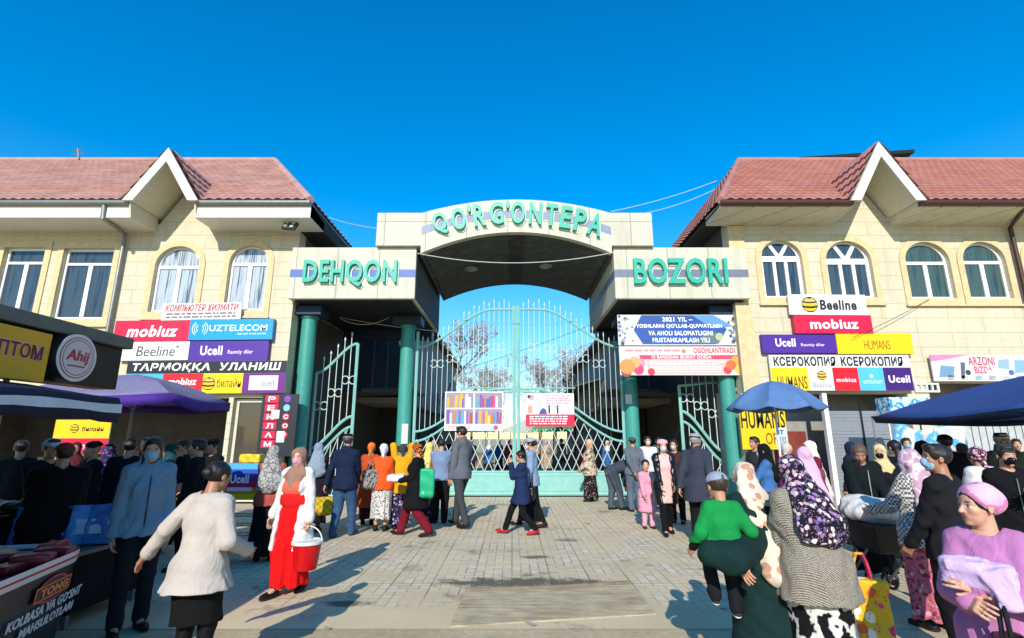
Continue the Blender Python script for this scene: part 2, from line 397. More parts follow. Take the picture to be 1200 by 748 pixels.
def window_unit(parent, x0, x1, z0, z1, style, glass, Y=YB):
    """returns the hole loop; frame, panes and surround are parts of the building"""
    ar = style != 'rect'; w_ = x1 - x0; c = (x0 + x1) / 2
    zs = z1 - w_ * .46 if ar else z1
    lo = (lambda g: arch(x0 + g, x1 - g, z0 + g, zs, (z1 - zs) - g)) if ar else (lambda g: rect(x0 + g, x1 - g, z0 + g, z1 - g))
    fr = thing('window', None, None, (c, Y, z0)); fr.parent = parent; fr.location = Vector((c, Y, z0)) - wloc(parent)
    hl = []; f = .075
    if style == 'rect':
        zt = z1 - (z1 - z0) * .22
        hl.append(rect(x0 + f, x1 - f, zt + f * .6, z1 - f)); xm = x0 + w_ * .52
        hl.append(rect(x0 + f, xm - f * .8, z0 + f, zt - f * .4)); hl.append(rect(xm + f * .8, x1 - f, z0 + f, zt - f * .4))
    else:
        g = f; hr = w_ / 2 - g; ry = (z1 - zs) - g
        if style == 'arch':
            n = 14; hl.append([(c + hr * math.cos(math.pi * i / n), zs + .02 + ry * math.sin(math.pi * i / n)) for i in range(n + 1)])
            xm = x0 + w_ * .5
            hl.append(rect(x0 + f, xm - f * .8, z0 + f, zs - f)); hl.append(rect(xm + f * .8, x1 - f, z0 + f, zs - f))
        else:
            for a0, a1 in ((.04, .31), (.37, .63), (.69, .96)):
                n = 6; mid = (a0 + a1) / 2 * math.pi
                ap = (c + .22 * hr * math.cos(mid), zs + .04 + .22 * ry * math.sin(mid))
                hl.append([ap] + [(c + hr * math.cos(math.pi * (a0 + (a1 - a0) * i / n)), zs + .03 + ry * math.sin(math.pi * (a0 + (a1 - a0) * i / n))) for i in range(n + 1)])
            for a, b_ in ((0., .31), (.36, .64), (.69, 1.)):
                hl.append(rect(x0 + f + (w_ - 2 * f) * a + .02, x0 + f + (w_ - 2 * f) * b_ - .02, z0 + f, zs - f))
    b = MB(); b.holed(lo(.004), hl, lambda x, z, d: (x, Y + .10 + d, z), .07); b.build('frame', M_pvc, fr)
    b = MB(); b.holed(lo(.02), [], lambda x, z, d: (x, Y + .135 + d, z), .012); b.build('pane', glass, fr)
    so_ = (arch(x0 - .17, x1 + .17, z0 - .17, zs, (z1 - zs) + .17) if ar else rect(x0 - .17, x1 + .17, z0 - .17, z1 + .17))
    b = MB(); b.holed(so_, [lo(0.)], lambda x, z, d: (x, Y - .035 + d, z), .032); b.build('surround', M_ochre, fr)
    b = MB(); b.box(x0 - .2, x1 + .2, Y - .09, Y - .04, z0 - .24, z0 - .18); b.build('sill', M_ochre, fr)
    return lo(0.)

def building(sg, label):
    """sg -1: the wing left of the gate, +1: the wing right of it"""
    left = sg < 0
    xin = PX(339, 400, YB) if left else PX(866, 400, YB)
    xout = -27. if left else 28.
    B = thing('market_building', label, 'building', ((xin + xout) / 2, YB, 0), 0, 'shop wings beside the gate')
    zs = PZ(272 if left else 265, YB); zf = PZ(255 if left else 243, YE); ze = PZ(238, YE)
    holes = []
    if left:
        for a, b_, y0, y1, st, g in ((-78, -18, 291, 372, 'rect', M_glass), (-6, 49, 290, 371, 'rect', M_glass), (65, 131, 291, 374, 'rect', M_glass), (176, 234, 289, 366, 'arch', M_glassc), (263, 315, 288, 364, 'arch', M_glassc)):
            holes.append(window_unit(B, PX(a + 3, 332, YB), PX(b_ - 3, 332, YB), PZ(y1, YB), PZ(y0, YB), st, g))
        shop = [(PX(-90, 520, YB), PX(262, 520, YB), 0.05, PZ(466, YB), 'shop_opening'), (PX(270, 500, YB), PX(322, 500, YB), 0.05, PZ(466, YB), 'doorway')]
    else:
        for a, b_, y0, y1, st, g in ((893, 941, 282, 349, 'fan', M_glass), (969, 1022, 283, 349, 'fan', M_glass), (1062, 1114, 284, 350, 'arch', M_glassg), (1130, 1180, 284, 350, 'arch', M_glassg), (1205, 1255, 284, 350, 'arch', M_glassg)):
            holes.append(window_unit(B, PX(a, 316, YB), PX(b_, 316, YB), PZ(y1, YB), PZ(y0, YB), st, g))
        shop = [(PX(872, 500, YB), PX(1070, 500, YB), 0.05, PZ(461, YB), 'shop_opening'), (PX(1096, 500, YB), PX(1215, 500, YB), 0.07, PZ(448, YB), 'shop_opening')]
    notch = [q for s_ in sorted(shop) for q in ((s_[0], 0), (s_[0], s_[3]), (s_[1], s_[3]), (s_[1], 0))]
    gc = PX(193, 240, YE) if left else PX(1035, 236, YE); gw = .92
    xa, xb = min(xin, xout), max(xin, xout)
    gz = PZ(183 if left else 176, YE)             # gable apex
    outer = [(xa, 0)] + notch + [(xb, 0), (xb, zs + .25), (gc + gw - .1, zs + .25), (gc, gz - .35), (gc - gw + .1, zs + .25), (xa, zs + .25)]
    b = MB(); b.holed(outer, holes, wall_fn(YB), .45); b.build('wall', M_trav, B)
    b = MB()
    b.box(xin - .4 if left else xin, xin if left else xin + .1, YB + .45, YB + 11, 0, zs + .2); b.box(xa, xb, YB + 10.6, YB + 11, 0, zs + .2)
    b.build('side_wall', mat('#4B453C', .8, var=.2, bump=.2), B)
    b = MB()
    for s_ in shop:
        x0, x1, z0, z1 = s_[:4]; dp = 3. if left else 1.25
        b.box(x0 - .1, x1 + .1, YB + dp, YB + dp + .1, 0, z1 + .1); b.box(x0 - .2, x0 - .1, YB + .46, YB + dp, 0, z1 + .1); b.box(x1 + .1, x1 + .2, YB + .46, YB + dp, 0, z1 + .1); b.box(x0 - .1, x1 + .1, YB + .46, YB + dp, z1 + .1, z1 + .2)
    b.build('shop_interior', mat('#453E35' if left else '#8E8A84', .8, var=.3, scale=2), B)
    # eaves in two runs, with the gable between them
    ex = (XatZ(365, YE, ze) if left else XatZ(843, YE, ze))
    runs = [(xout, gc + sg * gw), (gc - sg * gw, ex)]
    b = MB(); gb = MB()
    for r0, r1 in runs:
        x0, x1 = min(r0, r1), max(r0, r1)
        b.hexa([(x0, YE, zf), (x1, YE, zf), (x1, YB - .002, zs), (x0, YB - .002, zs), (x0, YE, ze - .04), (x1, YE, ze - .04), (x1, YB - .002, zs + .25), (x0, YB - .002, zs + .25)])
        gb.tube([(x0, YE - .07, ze - .02), (x1, YE - .07, ze - .02)], .075 if left else .09, 10)
    b.build('eaves', M_white if left else M_soff, B)
    gb.build('gutter', M_grey if left else M_brown, B, smooth=True)
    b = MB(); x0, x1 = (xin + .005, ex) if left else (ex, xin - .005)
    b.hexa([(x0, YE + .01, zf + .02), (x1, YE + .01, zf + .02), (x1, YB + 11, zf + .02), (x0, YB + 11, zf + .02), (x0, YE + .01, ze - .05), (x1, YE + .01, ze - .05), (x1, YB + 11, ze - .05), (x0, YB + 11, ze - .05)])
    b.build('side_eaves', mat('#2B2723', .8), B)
    # roof
    yr = YE + 6.0; zr = PZ(189, yr); hx = PX(322 if left else 866, 190, yr)
    mr = M_roofL if left else M_roofR
    f0, f1 = (xout, ex) if left else (ex, xout)
    Rf = thing('roof', None, None); Rf.parent = B; Rf.location = -Vector(B.location)
    A_, B_ = (f0, YE - .08, ze), (f1, YE - .08, ze)
    D_, C_ = ((xout, yr, zr), (hx, yr, zr)) if left else ((hx, yr, zr), (xout, yr, zr))
    bk_ = YE + (gz - ze) / ((zr - ze) / 6.0) + .1
    tiles(A_, B_, C_, D_, mr, Rf, skip=lambda c: c.y < bk_ and abs(c.x - gc) < (gw - .02) * (1 - (c.y - YE) / (bk_ - YE)))
    tiles((ex, YE - .08, ze), (ex, 2 * yr - YE, ze), (hx, yr, zr), (hx, yr, zr), mr, Rf, 'hip_slope')
    b = MB(); b.tube([(ex, YE - .1, ze + .04), (hx, yr, zr + .05)], .11, 8); b.tube([(hx, yr, zr + .05), (xout, yr, zr + .05)], .11, 8); b.build('ridge_cap', mr, Rf, True)
    b = MB(); b.add([(xout, 2 * yr - YE, ze), (ex, 2 * yr - YE, ze), (hx, yr, zr), (xout, yr, zr)], [(0, 1, 2, 3)]); b.build('back_slope', mr, Rf)
    # gable dormer over the eave
    gy = YE - .22; sl_ = (gz - ze) / gw
    bk = YE + (gz - ze) / ((zr - ze) / 6.0) + .1
    bo = .17
    Gd = thing('gable', None, None); Gd.parent = B; Gd.location = -Vector(B.location)
    ol = [(gc - gw - .12, ze - .02), (gc - gw + bo, ze - .02), (gc, gz - bo * sl_ - .02), (gc + gw - bo, ze - .02), (gc + gw + .12, ze - .02), (gc, gz + .14)]
    b = MB(); b.holed(ol, [], wall_fn(gy), .09); b.build('bargeboard', M_white, Gd, bev=.008)
    b = MB()
    for s_ in (-1, 1):
        p = [(gc + s_ * (gw - bo * .4), gy + .09, ze + .0), (gc, gy + .09, gz - bo * .5 * sl_), (gc, YB + .2, gz - bo * .5 * sl_), (gc + s_ * (gw - bo * .4), YB + .2, ze)]
        b.prism(p, (0, 0, .05))
    b.build('lining', M_cream, Gd)
    for s_ in (-1, 1):
        x = gc + s_ * gw; b = MB()
        b.prism([(x, gy + .1, ze + .05), (x, YB - .003, ze + .05), (x, YB - .003, zs), (x, YE, zf)], (-s_ * .04, 0, 0))
        b.build('return_cheek', M_cream, Gd)
    for s_ in (-1, 1):
        lo = gc + s_ * (gw + .12); bx = .02
        q = [(lo, gy + .02, ze), (lo, YE + .15, ze), (gc, bk, gz + .14), (gc, gy + .02, gz + .14)]
        if s_ < 0: tiles(q[1], q[0], q[3], q[2], mr, Gd, 'gable_slope')
        else: tiles(q[0], q[1], q[2], q[3], mr, Gd, 'gable_slope')
    # downpipe
    b = MB()
    if left:
        x = PX(146, 300, YB); b.tube([(PX(123, 245, YE), YE - .05, ze - .1), (PX(123, 247, YE), YE - .05, zf - .02), (x, YB - .12, zs - .12), (x, YB - .12, zs - .5), (x, YB - .12, 1.2)], .055, 10)
        b.build('downpipe', M_grey, B, True)
    else:
        x = PX(1189, 310, YB); b.tube([(PX(1204, 250, YE), YE - .02, ze - .1), (x, YB - .12, zs - .1), (x, YB - .12, 1.2)], .06, 10)
        b.build('downpipe', M_brown, B, True)
        b = MB(); b.box(xin - .02, PX(884, 400, YB), YB - .05, YB - .002, 0, zs - .02); b.build('pilaster', M_ochre, B)
    return B
BL = building(-1, 'cream two-storey wing with faded red tiled roof left of the gate')
BR = building(1, 'cream two-storey wing with bright red tiled roof right of the gate')
# doorway inside the left wing: glazed door with pale frame
b = MB(); x0, x1 = PX(270, 500, YB), PX(322, 500, YB); zt = PZ(467, YB)
b.holed(rect(x0, x1, .06, zt), [rect(x0 + .1, x1 - .1, .15, zt - .1)], wall_fn(YB + .15), .08); b.build('door_frame', mat('#C9BFA6', .5), BL)
b = MB(); b.box(x0 + .1, x1 - .1, YB + .18, YB + .2, .15, zt - .1); b.build('door_pane', glass_mat('#4A4338'), BL)
# white posts and grey roller shutters of the right wing's shops
def shop_fit():
    x0, x1 = PX(975, 500, YB), PX(1068, 500, YB); z1 = PZ(470, YB)
    b = MB()
    for i in range(26): b.box(x0, x1, YB + .30, YB + .335, .06 + i * .092, .06 + i * .092 + .086)
    b.build('roller_shutter', mat('#8B8F95', .5, .3, var=.1), BR)
    b = MB(); b.box(PX(1019, 500, YB) - .02, PX(1019, 500, YB) + .02, YB + .26, YB + .29, .06, z1); b.build('shutter_rail', M_dark, BR)
    b = MB(); b.box(PX(970, 500, YB) - .06, PX(970, 500, YB) + .06, YB - .04, YB + .1, 0, PZ(461, YB)); b.build('door_post', M_pvc, BR)
    b = MB(); x0, x1 = PX(1098, 500, YB), PX(1215, 500, YB)
    for i in range(14): b.box(x0 + i * .2, x0 + i * .2 + .17, YB + .3, YB + .35, .06, 2.35)
    b.build('ribbed_door', mat('#B9BBB8', .5, .2, var=.1), BR)
    b = MB(); b.box(x0 - .1, x1, YB + .28, YB + .40, 2.36, 2.44); b.build('door_lintel', M_pvc, BR)
    for k, (pa, pb) in enumerate(((1070, 1098),)):
        x0, x1 = PX(pa, 450, YB), PX(pb, 450, YB); b = MB()
        b.holed(rect(x0, x1, PZ(460, YB), PZ(449, YB)), [rect(x0 + .05 + i * .15, x0 + .16 + i * .15, PZ(458, YB), PZ(451, YB)) for i in range(4)], wall_fn(YB - .06), .05)
        b.build('transom', M_pvc, BR)
    b = MB(); b.box(PX(925, 500, YB), PX(968, 500, YB), YB + .5, YB + .8, .05, 1.0); b.box(PX(930, 500, YB), PX(966, 500, YB), YB + .95, YB + 1.2, 1.0, 1.9); b.build('counter', mat('#7A2F24', .6, var=.3), BR)
shop_fit()
b = MB(); b.tube([P(92, 187, 19.0), P(91, 174, 19.0)], .03, 6); b.tube([P(86, 177, 19.0), P(97, 176, 19.0)], .02, 6); b.tube([P(84, 181, 19.0), P(99, 180, 19.0)], .02, 6)
tag(b.build('antenna', M_grey), 'small metal aerial on the ridge of the left red roof', 'antenna')
def roof_sheet():
    t = thing('dark_canopy', 'black flat metal canopy rising behind the ridge of the right roof', 'canopy', (PX(1000, 190, 20.5), 20.5, PZ(190, 20.5)))
    b = MB(); y = 20.3
    b.prism([P(905, 189, y), P(905, 186, y), P(1072, 175, y), P(1072, 179, y)], (0, 3, .1)); b.build('sheet', M_dark, t)
    b = MB()
    for px in (960, 1010, 1058, 1066): b.tube([P(px, 196, y + .4), P(px, 184, y + .4)], .04, 6)
    b.build('post', M_grey, t)
roof_sheet()
def floodlight():
    t = thing('floodlight', 'square four-lamp floodlight under the eaves of the left wing', 'floodlight', P(340, 265, YB - .6))
    c = P(340, 265, YB - .7); M = Matrix.Rotation(R(-32), 3, 'X') @ Matrix.Rotation(R(8), 3, 'Y')
    b = MB(); b.obox(c, (.38, .10, .30), M); b.build('housing', mat('#3B423A', .5), t, bev=.01)
    for i in (-1, 1):
        for k in (-1, 1):
            b = MB(); p = c + M @ Vector((i * .09, -.052, k * .07)); q = c + M @ Vector((i * .09, -.07, k * .07)); b.cyl(p, q, .05, .055, 12); b.build('lamp', mat('#D9E0C9', .2), t, True)
    b = MB(); b.tube([c + M @ Vector((0, .05, .05)), P(340, 262, YB - .25), P(340, 268, YB)], .02, 6); b.build('bracket', M_grey, t)
floodlight()

# ================================================================ THE PORTAL
def portal():
    Po = thing('entrance_portal', 'cream panelled arch portal with turquoise raised lettering over the market gate', 'gateway', (0, YG, 0))
    z0, z1 = PZ(350, YP), PZ(290, YP); za = z1 - .02
    xl0, xl1 = PX(340, 320, YP), PX(487, 320, YP); xr0, xr1 = PX(720, 320, YP), PX(877, 320, YP)
    b = MB(); b.box(xl0, xl1, YP, YR, z0, z1); b.build('side_box', M_panel, Po, bev=.015)
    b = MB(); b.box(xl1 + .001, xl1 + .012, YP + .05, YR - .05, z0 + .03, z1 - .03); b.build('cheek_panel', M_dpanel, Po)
    b = MB(); b.box(xr0, xr1, YP, YR, z0, z1); b.build('side_box', M_panel, Po, bev=.015)
    xa, xb = PX(443, 270, YP), PX(763, 270, YP); za1 = PZ(252, YP); ya = YP - .14
    sl0, sl1 = PX(493, 290, ya), PX(717, 290, ya); zsp = PZ(297, ya); zcr = PZ(272, ya); ztop = PZ(234, ya)
    c = (sl0 + sl1) / 2; hw = (sl1 - sl0) / 2; n = 28
    def arc(zs_, zc_, x): u = (x - c) / hw; return zs_ + (zc_ - zs_) * (1 - u * u) * (1 + .0 * u)
    xs = [sl0 + (sl1 - sl0) * i / n for i in range(n + 1)]
    outer = [(sl0, z1 + .004)] + [(x, arc(zsp, zcr, x)) for x in xs] + [(sl1, z1 + .004), (xb, z1 + .004), (xb, za1)] + [(x, arc(za1, ztop, x)) for x in reversed(xs)] + [(xa, za1), (xa, z1 + .004)]
    b = MB(); b.holed(outer, [], wall_fn(ya), YR - ya); b.build('arch_block', M_panel, Po)
    b = MB()
    lo = [(x, arc(zsp, zcr, x)) for x in xs]
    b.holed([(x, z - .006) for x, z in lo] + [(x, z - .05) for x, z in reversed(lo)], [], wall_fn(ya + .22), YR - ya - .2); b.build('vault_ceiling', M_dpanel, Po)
    for px in (552, 640):
        q = P(px, 318 if px > 600 else 316, 16.2); q.z = arc(zsp, zcr, q.x) - .052; b = MB(); b.lathe([(.2, 0), (.23, -.05), (.17, -.09), (.02, -.10)], q, 20); b.build('ceiling_lamp', mat('#8F9288', .4), Po, True)
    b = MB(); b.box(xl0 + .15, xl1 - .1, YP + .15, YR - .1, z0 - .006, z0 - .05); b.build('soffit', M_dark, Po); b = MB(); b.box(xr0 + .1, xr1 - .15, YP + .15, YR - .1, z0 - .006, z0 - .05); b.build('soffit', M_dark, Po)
    # blue bands and lettering
    mb = mat('#4F67A6', .5, var=.1); zl, zh = PZ(325, YP), PZ(316, YP)
    b = MB(); b.box(xl0, xl1 - .0, YP - .005, YP - .001, zl, zh); b.build('band', mb, Po)
    b = MB(); b.box(xr0, xr1, YP - .005, YP - .001, zl, zh); b.box(xr0 - .005, xr0 - .001, YP, YR, zl, zh); b.build('band', mat('#6C7384', .5, var=.1), Po)
    zm = lambda x: arc(za1, ztop, x) * .55 + arc(zsp, zcr, x) * .45
    b = MB(); b.holed([(x, zm(x) - .12) for x in xs] + [(x, zm(x) + .12) for x in reversed(xs)], [], wall_fn(ya - .006), .005); b.build('band', mat('#7D86A0', .5, var=.1), Po)
    mt = mat('#2BA68D', .45, var=.08); ms = mat('#BFD8C6', .5)
    def word(s, px0, px1, py0, py1):
        x0, x1 = PX(px0, 320, YP), PX(px1, 320, YP); za_, zb_ = PZ(py1, YP), PZ(py0, YP)
        b = MB(); b.text(s, (x0, YP - .03, za_), (1, 0, 0), (0, 0, 1), x1 - x0, zb_ - za_, .10, .02); b.build('lettering', mt, Po)
        b = MB(); b.text(s, (x0 + .035, YP - .002, za_ - .05), (1, 0, 0), (0, 0, 1), x1 - x0, zb_ - za_, .028, .035); b.build('lettering_back', ms, Po)
    word('DEHQON', 357, 466, 306, 337); word('BOZORI', 742, 851, 304, 334)
    s = "QO'RG'ONTEPA"; px = [517, 539, 555, 567, 583, 601, 613, 634, 649, 664, 680, 696]; px = [516, 539, 556, 563, 586, 602, 610, 632, 650, 664, 680, 696]
    wd = [.40, .40, .10, .34, .40, .10, .40, .36, .34, .32, .33, .40]
    px = [516.5, 538, 551, 562, 582, 595, 607, 627.5, 646, 663, 679.5, 697]
    b = MB(); b2 = MB()
    for ch, p, w_ in zip(s, px, wd):
        x = PX(p, 258, ya); z = zm(x); sl_ = (zm(x + .05) - zm(x - .05)) / .1; a = math.atan(sl_ * .8)
        ux = Vector((math.cos(a), 0, math.sin(a))); uz = Vector((-math.sin(a), 0, math.cos(a))); h = .68
        hh = h if ch != "'" else .22
        o = Vector((x, ya - .03, z)) - ux * w_ / 2 - uz * (h / 2) + (uz * (h - .2) if ch == "'" else Vector())
        b.text(ch, o, ux, uz, w_, hh, .10, .025); o2 = o + Vector((.04, .025, -.06)); b2.text(ch, o2, ux, uz, w_, hh, .025, .035)
    b.build('lettering', mt, Po); b2.build('lettering_back', ms, Po)
    # columns and beams
    for px, yy in ((357, 14.75), (476, YG), (738, YG), (851, 14.75)):
        x = PX(px + (6 if px < 600 else -4) * 0, 440, yy); b = MB(); r = .215
        b.lathe([(r + .07, 0.004), (r + .07, .25), (r, .30), (r, z0 - .42), (r + .05, z0 - .40), (r + .05, z0 - .34)], (x, yy, 0), 24); b.build('column', M_teal, Po, True)
        b = MB(); b.box(x - .45, x + .45, yy - .35, yy + .35, z0 - .34, z0 - .06); b.build('capital', M_navy, Po, bev=.02)
    b = MB(); b.box(xl0 + .3, xl1 - .12, YG + 1.9, YG + 2.2, z0 - .4, z0 - .06); b.build('beam', M_navy, Po); b = MB(); b.box(xr0 + .1, xr1 - .3, YG + 1.9, YG + 2.2, z0 - .4, z0 - .06); b.build('beam', M_navy, Po)
    return Po
Po = portal()

# ================================================================ THE GATES
def bar(b, pts, r=.028, n=6): b.tube(pts, r, n)
def scroll(b, c, s, r=.012):
    """a C-scroll in the plane of the leaf"""
    pts = []
    for i in range(15):
        a = R(40 + 290 * i / 14); k = 1 - .35 * abs(i - 7) / 7
        pts.append((c[0] + s * .13 * k * math.cos(a), c[1], c[2] + .15 * k * math.sin(a)))
    b.tube(pts, r, 5)
def leaf(xh, xc, label, Y=YG):
    """one leaf of the main gate from its hinge xh to the meeting stile xc"""
    t = thing('gate_leaf', label, 'gate', ((xh + xc) / 2, Y, 0), 0, 'leaves of the main gate')
    d = 1 if xc > xh else -1; Wd = abs(xc - xh); X = lambda u: xh + d * Wd * u
    sm = lambda u: u * u * (3 - 2 * u)
    zt0, zt1 = PZ(407, Y), PZ(363, Y); zl0, zl1 = PZ(506, Y), PZ(456, Y); zp = PZ(553, Y); zlat = PZ(478, Y)
    top = lambda u: zt0 + (zt1 - zt0) * sm(min(1, u / .78)); low = lambda u: zl0 + (zl1 - zl0) * sm(min(1, max(0, u) / .85))
    N = 26; U = [i / N for i in range(N + 1)]
    b = MB(); bar(b, [(X(0), Y, .05), (X(0), Y, zt0 + .5)], .05); bar(b, [(X(1), Y, .05), (X(1), Y, top(1) + .12)], .06)
    bar(b, [(X(u), Y, top(u)) for u in U], .04); bar(b, [(X(u), Y, low(u)) for u in U], .035); bar(b, [(X(u), Y, low(u) - .30 * (1 - .75 * u)) for u in U], .035)
    bar(b, [(X(0), Y, zp), (X(1), Y, zp)], .035); bar(b, [(X(0), Y, .09), (X(1), Y, .09)], .05); bar(b, [(X(.45), Y, PZ(455, Y)), (X(1), Y, PZ(455, Y))], .022)
    b.build('frame', M_teal2, t, True)
    b = MB(); b.box(X(0), X(1), Y - .02, Y + .02, .09, zp); b.build('kick_panel', M_teal2, t)
    b = MB(); b.box(X(.03), X(.97), Y - .035, Y - .021, .17, .2); b.box(X(.03), X(.97), Y - .035, Y - .021, zp - .12, zp - .09); b.build('panel_trim', M_teal2, t)
    b = MB(); n = 19
    for i in range(1, n):
        u = i / n; tz = top(u) + .26 + (.1 if i % 2 else 0)
        bar(b, [(X(u), Y, low(u)), (X(u), Y, tz - .1)], .010, 5); b.lathe([(.004, tz - .16), (.022, tz - .1), (.004, tz)], (X(u), Y, 0), 6)
        if i % 3 == 1 and u > .08:
            for s_ in (-1, 1): scroll(b, (X(u) + s_ * .13, Y, (PZ(415, Y) * .5 + low(u) * .2 + top(u) * .3)), s_)
    b.build('picket', M_picket, t, True)
    b = MB(); x0, x1 = X(.02), X(.98); stp = .27; hh = zlat - zp; k = hh / 2.1
    m = int(Wd / stp) + 8
    lowl = lambda x: min(zlat + .02, low(abs(x - xh) / Wd) - .3)
    for i in range(-6, m):
        for s_ in (-1, 1):
            xa = xh + d * (i * stp); pts = []
            for q in range(13):
                zz = zp + hh * q / 12; xx = xa + s_ * d * k * q / 12 * 1.0
                uu = (xx - xh) / (d * Wd)
                if .01 <= uu <= .99 and zz <= max(low(uu) - .2, zp + .6): pts.append((xx, Y + .012 * s_, zz))
            if len(pts) > 1: bar(b, pts, .012, 5)
    b.build('lattice', M_picket, t, True)
    return t
xm = PX(605, 460, YG)
leaf(PX(487, 460, YG), xm - .065, 'left leaf of the tall pale turquoise main gate, books poster on it')
leaf(PX(729, 460, YG), xm + .065, 'right leaf of the tall pale turquoise main gate, red notice on it')
def wicket(p0, p1, py0t, py1t, pyl0, pyl1, Y, label, n=6, flip=False):
    t = thing('side_gate', label, 'gate', ((PX(p0, 480, Y) + PX(p1, 480, Y)) / 2, Y, 0))
    x0, x1 = PX(p0, 470, Y), PX(p1, 470, Y); sm = lambda u: u * u * (3 - 2 * u)
    za, zb = PZ(py0t, Y), PZ(py1t, Y); zc, zd = PZ(pyl0, Y), PZ(pyl1, Y)
    top = lambda u: za + (zb - za) * sm(u); low = lambda u: zc + (zd - zc) * sm(u); X = lambda u: x0 + (x1 - x0) * u
    U = [i / 16 for i in range(17)]
    b = MB(); bar(b, [(x0, Y, .03), (x0, Y, za)], .05); bar(b, [(x1, Y, .03), (x1, Y, zb)], .05)
    bar(b, [(X(u), Y, top(u)) for u in U], .04); bar(b, [(X(u), Y, low(u)) for u in U], .045); bar(b, [(X(u), Y, low(u) - .3) for u in U], .04); bar(b, [(x0, Y, .1), (x1, Y, .1)], .04)
    b.build('frame', M_teal2, t, True)
    b = MB()
    for i in range(1, n):
        u = i / n; tz = top(u) + .32; bar(b, [(X(u), Y, low(u)), (X(u), Y, tz)], .014, 5); b.lathe([(.006, tz - .02), (.035, tz + .04), (.006, tz + .12)], (X(u), Y, 0), 6)
        bar(b, [(X(u), Y, .1), (X(u), Y, low(u) - .3)], .012, 5)
        if i % 2:
            for s_ in (-1, 1): scroll(b, (X(u) + s_ * .13, Y, (top(u) + low(u)) / 2 + .05), s_, .014)
    for i in range(5): bar(b, [(X(i / 5), Y, .1), (X(min(1, i / 5 + .5)), Y, low(min(1, i / 5 + .5)) - .3)], .012, 5)
    b.build('picket', M_picket, t, True)
wicket(368, 415, 437, 403, 525, 488, YG - .6, 'narrow turquoise wicket gate standing between the two left columns')
wicket(797, 845, 452, 448, 482, 530, YG - .6, 'narrow turquoise wicket gate between the two right columns, its rail curving down')
b = MB()
for px, py in ((472, 503), (740, 470)):
    pass
def notice(px, py0, py1, label):
    x = PX(px, 500, YG); b = MB(); n = 8; vs = []
    for zz in (PZ(py1, YG), PZ(py0, YG)):
        for i in range(n + 1):
            a = R(-125 + 70 * i / n); vs.append((x + .222 * math.cos(a), YG + .222 * math.sin(a), zz))
    b.add(vs, [(i, i + 1, n + 2 + i, n + 1 + i) for i in range(n)]); tag(b.build('paper_notice', M_white), label, 'notice')
notice(475, 497, 520, 'white paper notice pasted on the column left of the main gate')
notice(738, 463, 474, 'small white paper notice pasted on the column right of the main gate')

# ================================================================ BEHIND THE GATE
def hall(name, label, x0, x1, y0, y1, h, side):
    t = thing(name, label, 'building', ((x0 + x1) / 2, y0, 0))
    b = MB(); xf = x1 if side < 0 else x0
    b.box(x0, x1, y0, y1, 3.3, h); b.build('wall', mat('#A7A398', .8, var=.15, bump=.2), t)
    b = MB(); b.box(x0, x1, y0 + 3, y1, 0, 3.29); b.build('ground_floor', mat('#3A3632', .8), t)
    b = MB(); b.box(x0 - .3, x1 + .3, y0 - 1.2, y1, 3.1, 3.28); b.build('ledge', mat('#8A8378', .8, var=.2), t)
    b = MB(); b.prism([(x0 - .5, y0 - .6, h), (x1 + .5, y0 - .6, h), (x1 + .5, y0 - .6, h + .15), ((x0 + x1) / 2, y0 - .6, h + 1.2), (x0 - .5, y0 - .6, h + .15)], (0, y1 - y0, 0)); b.build('roof', mat('#3F3D3B', .7, var=.2), t)
    n = 2
    for i in range(n):
        xa = x0 + (x1 - x0) * (.08 + .5 * i); xb_ = xa + (x1 - x0) * .40
        f = thing('window', None, None); f.parent = t; f.location = Vector((xa, y0, 3.7)) - Vector(t.location)
        b = MB(); hs_ = [rect(xa + .05 + k * (xb_ - xa) / 4, xa + (k + 1) * (xb_ - xa) / 4 - .02, 3.75, h - .5) for k in range(4)]
        b.holed(rect(xa, xb_, 3.68, h - .42), hs_, wall_fn(y0 - .06), .055); b.build('frame', mat('#5F666B', .6), f)
        b = MB(); b.box(xa + .02, xb_ - .02, y0 - .02, y0 - .004, 3.7, h - .45); b.build('pane', glass_mat('#3C4A58'), f)
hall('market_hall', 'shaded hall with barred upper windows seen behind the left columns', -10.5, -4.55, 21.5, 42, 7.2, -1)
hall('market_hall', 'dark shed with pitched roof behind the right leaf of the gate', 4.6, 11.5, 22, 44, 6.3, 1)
def shade_roof(x0, x1, y0, y1, za, zb, label):
    t = thing('tin_shelter', label, 'shelter', ((x0 + x1) / 2, y0, 0))
    b = MB(); b.prism([(x0, y0, za), (x1, y0, zb), (x1, y0, zb + .08), (x0, y0, za + .08)], (0, y1 - y0, 0)); b.build('roof', mat('#4B4A48', .7, var=.2), t)
    for x, z in ((x0 + .15, za), (x1 - .15, zb)):
        for y in (y0 + .2, y1 - .2): b = MB(); b.cyl((x, y, 0), (x, y, z + .02), .05, n=8); b.build('post', M_dark, t)
shade_roof(3.0, 6.3, 26, 40, 4.2, 5.1, 'dark tin shelter roof sloping beside the right gate leaf')
shade_roof(-8.6, -3.6, 19.1, 21.4, 3.2, 3.4, 'dark tin shelter inside the left side passage')
shade_roof(3.5, 8.6, 19.1, 21.6, 3.4, 3.2, 'dark tin shelter inside the right side passage')
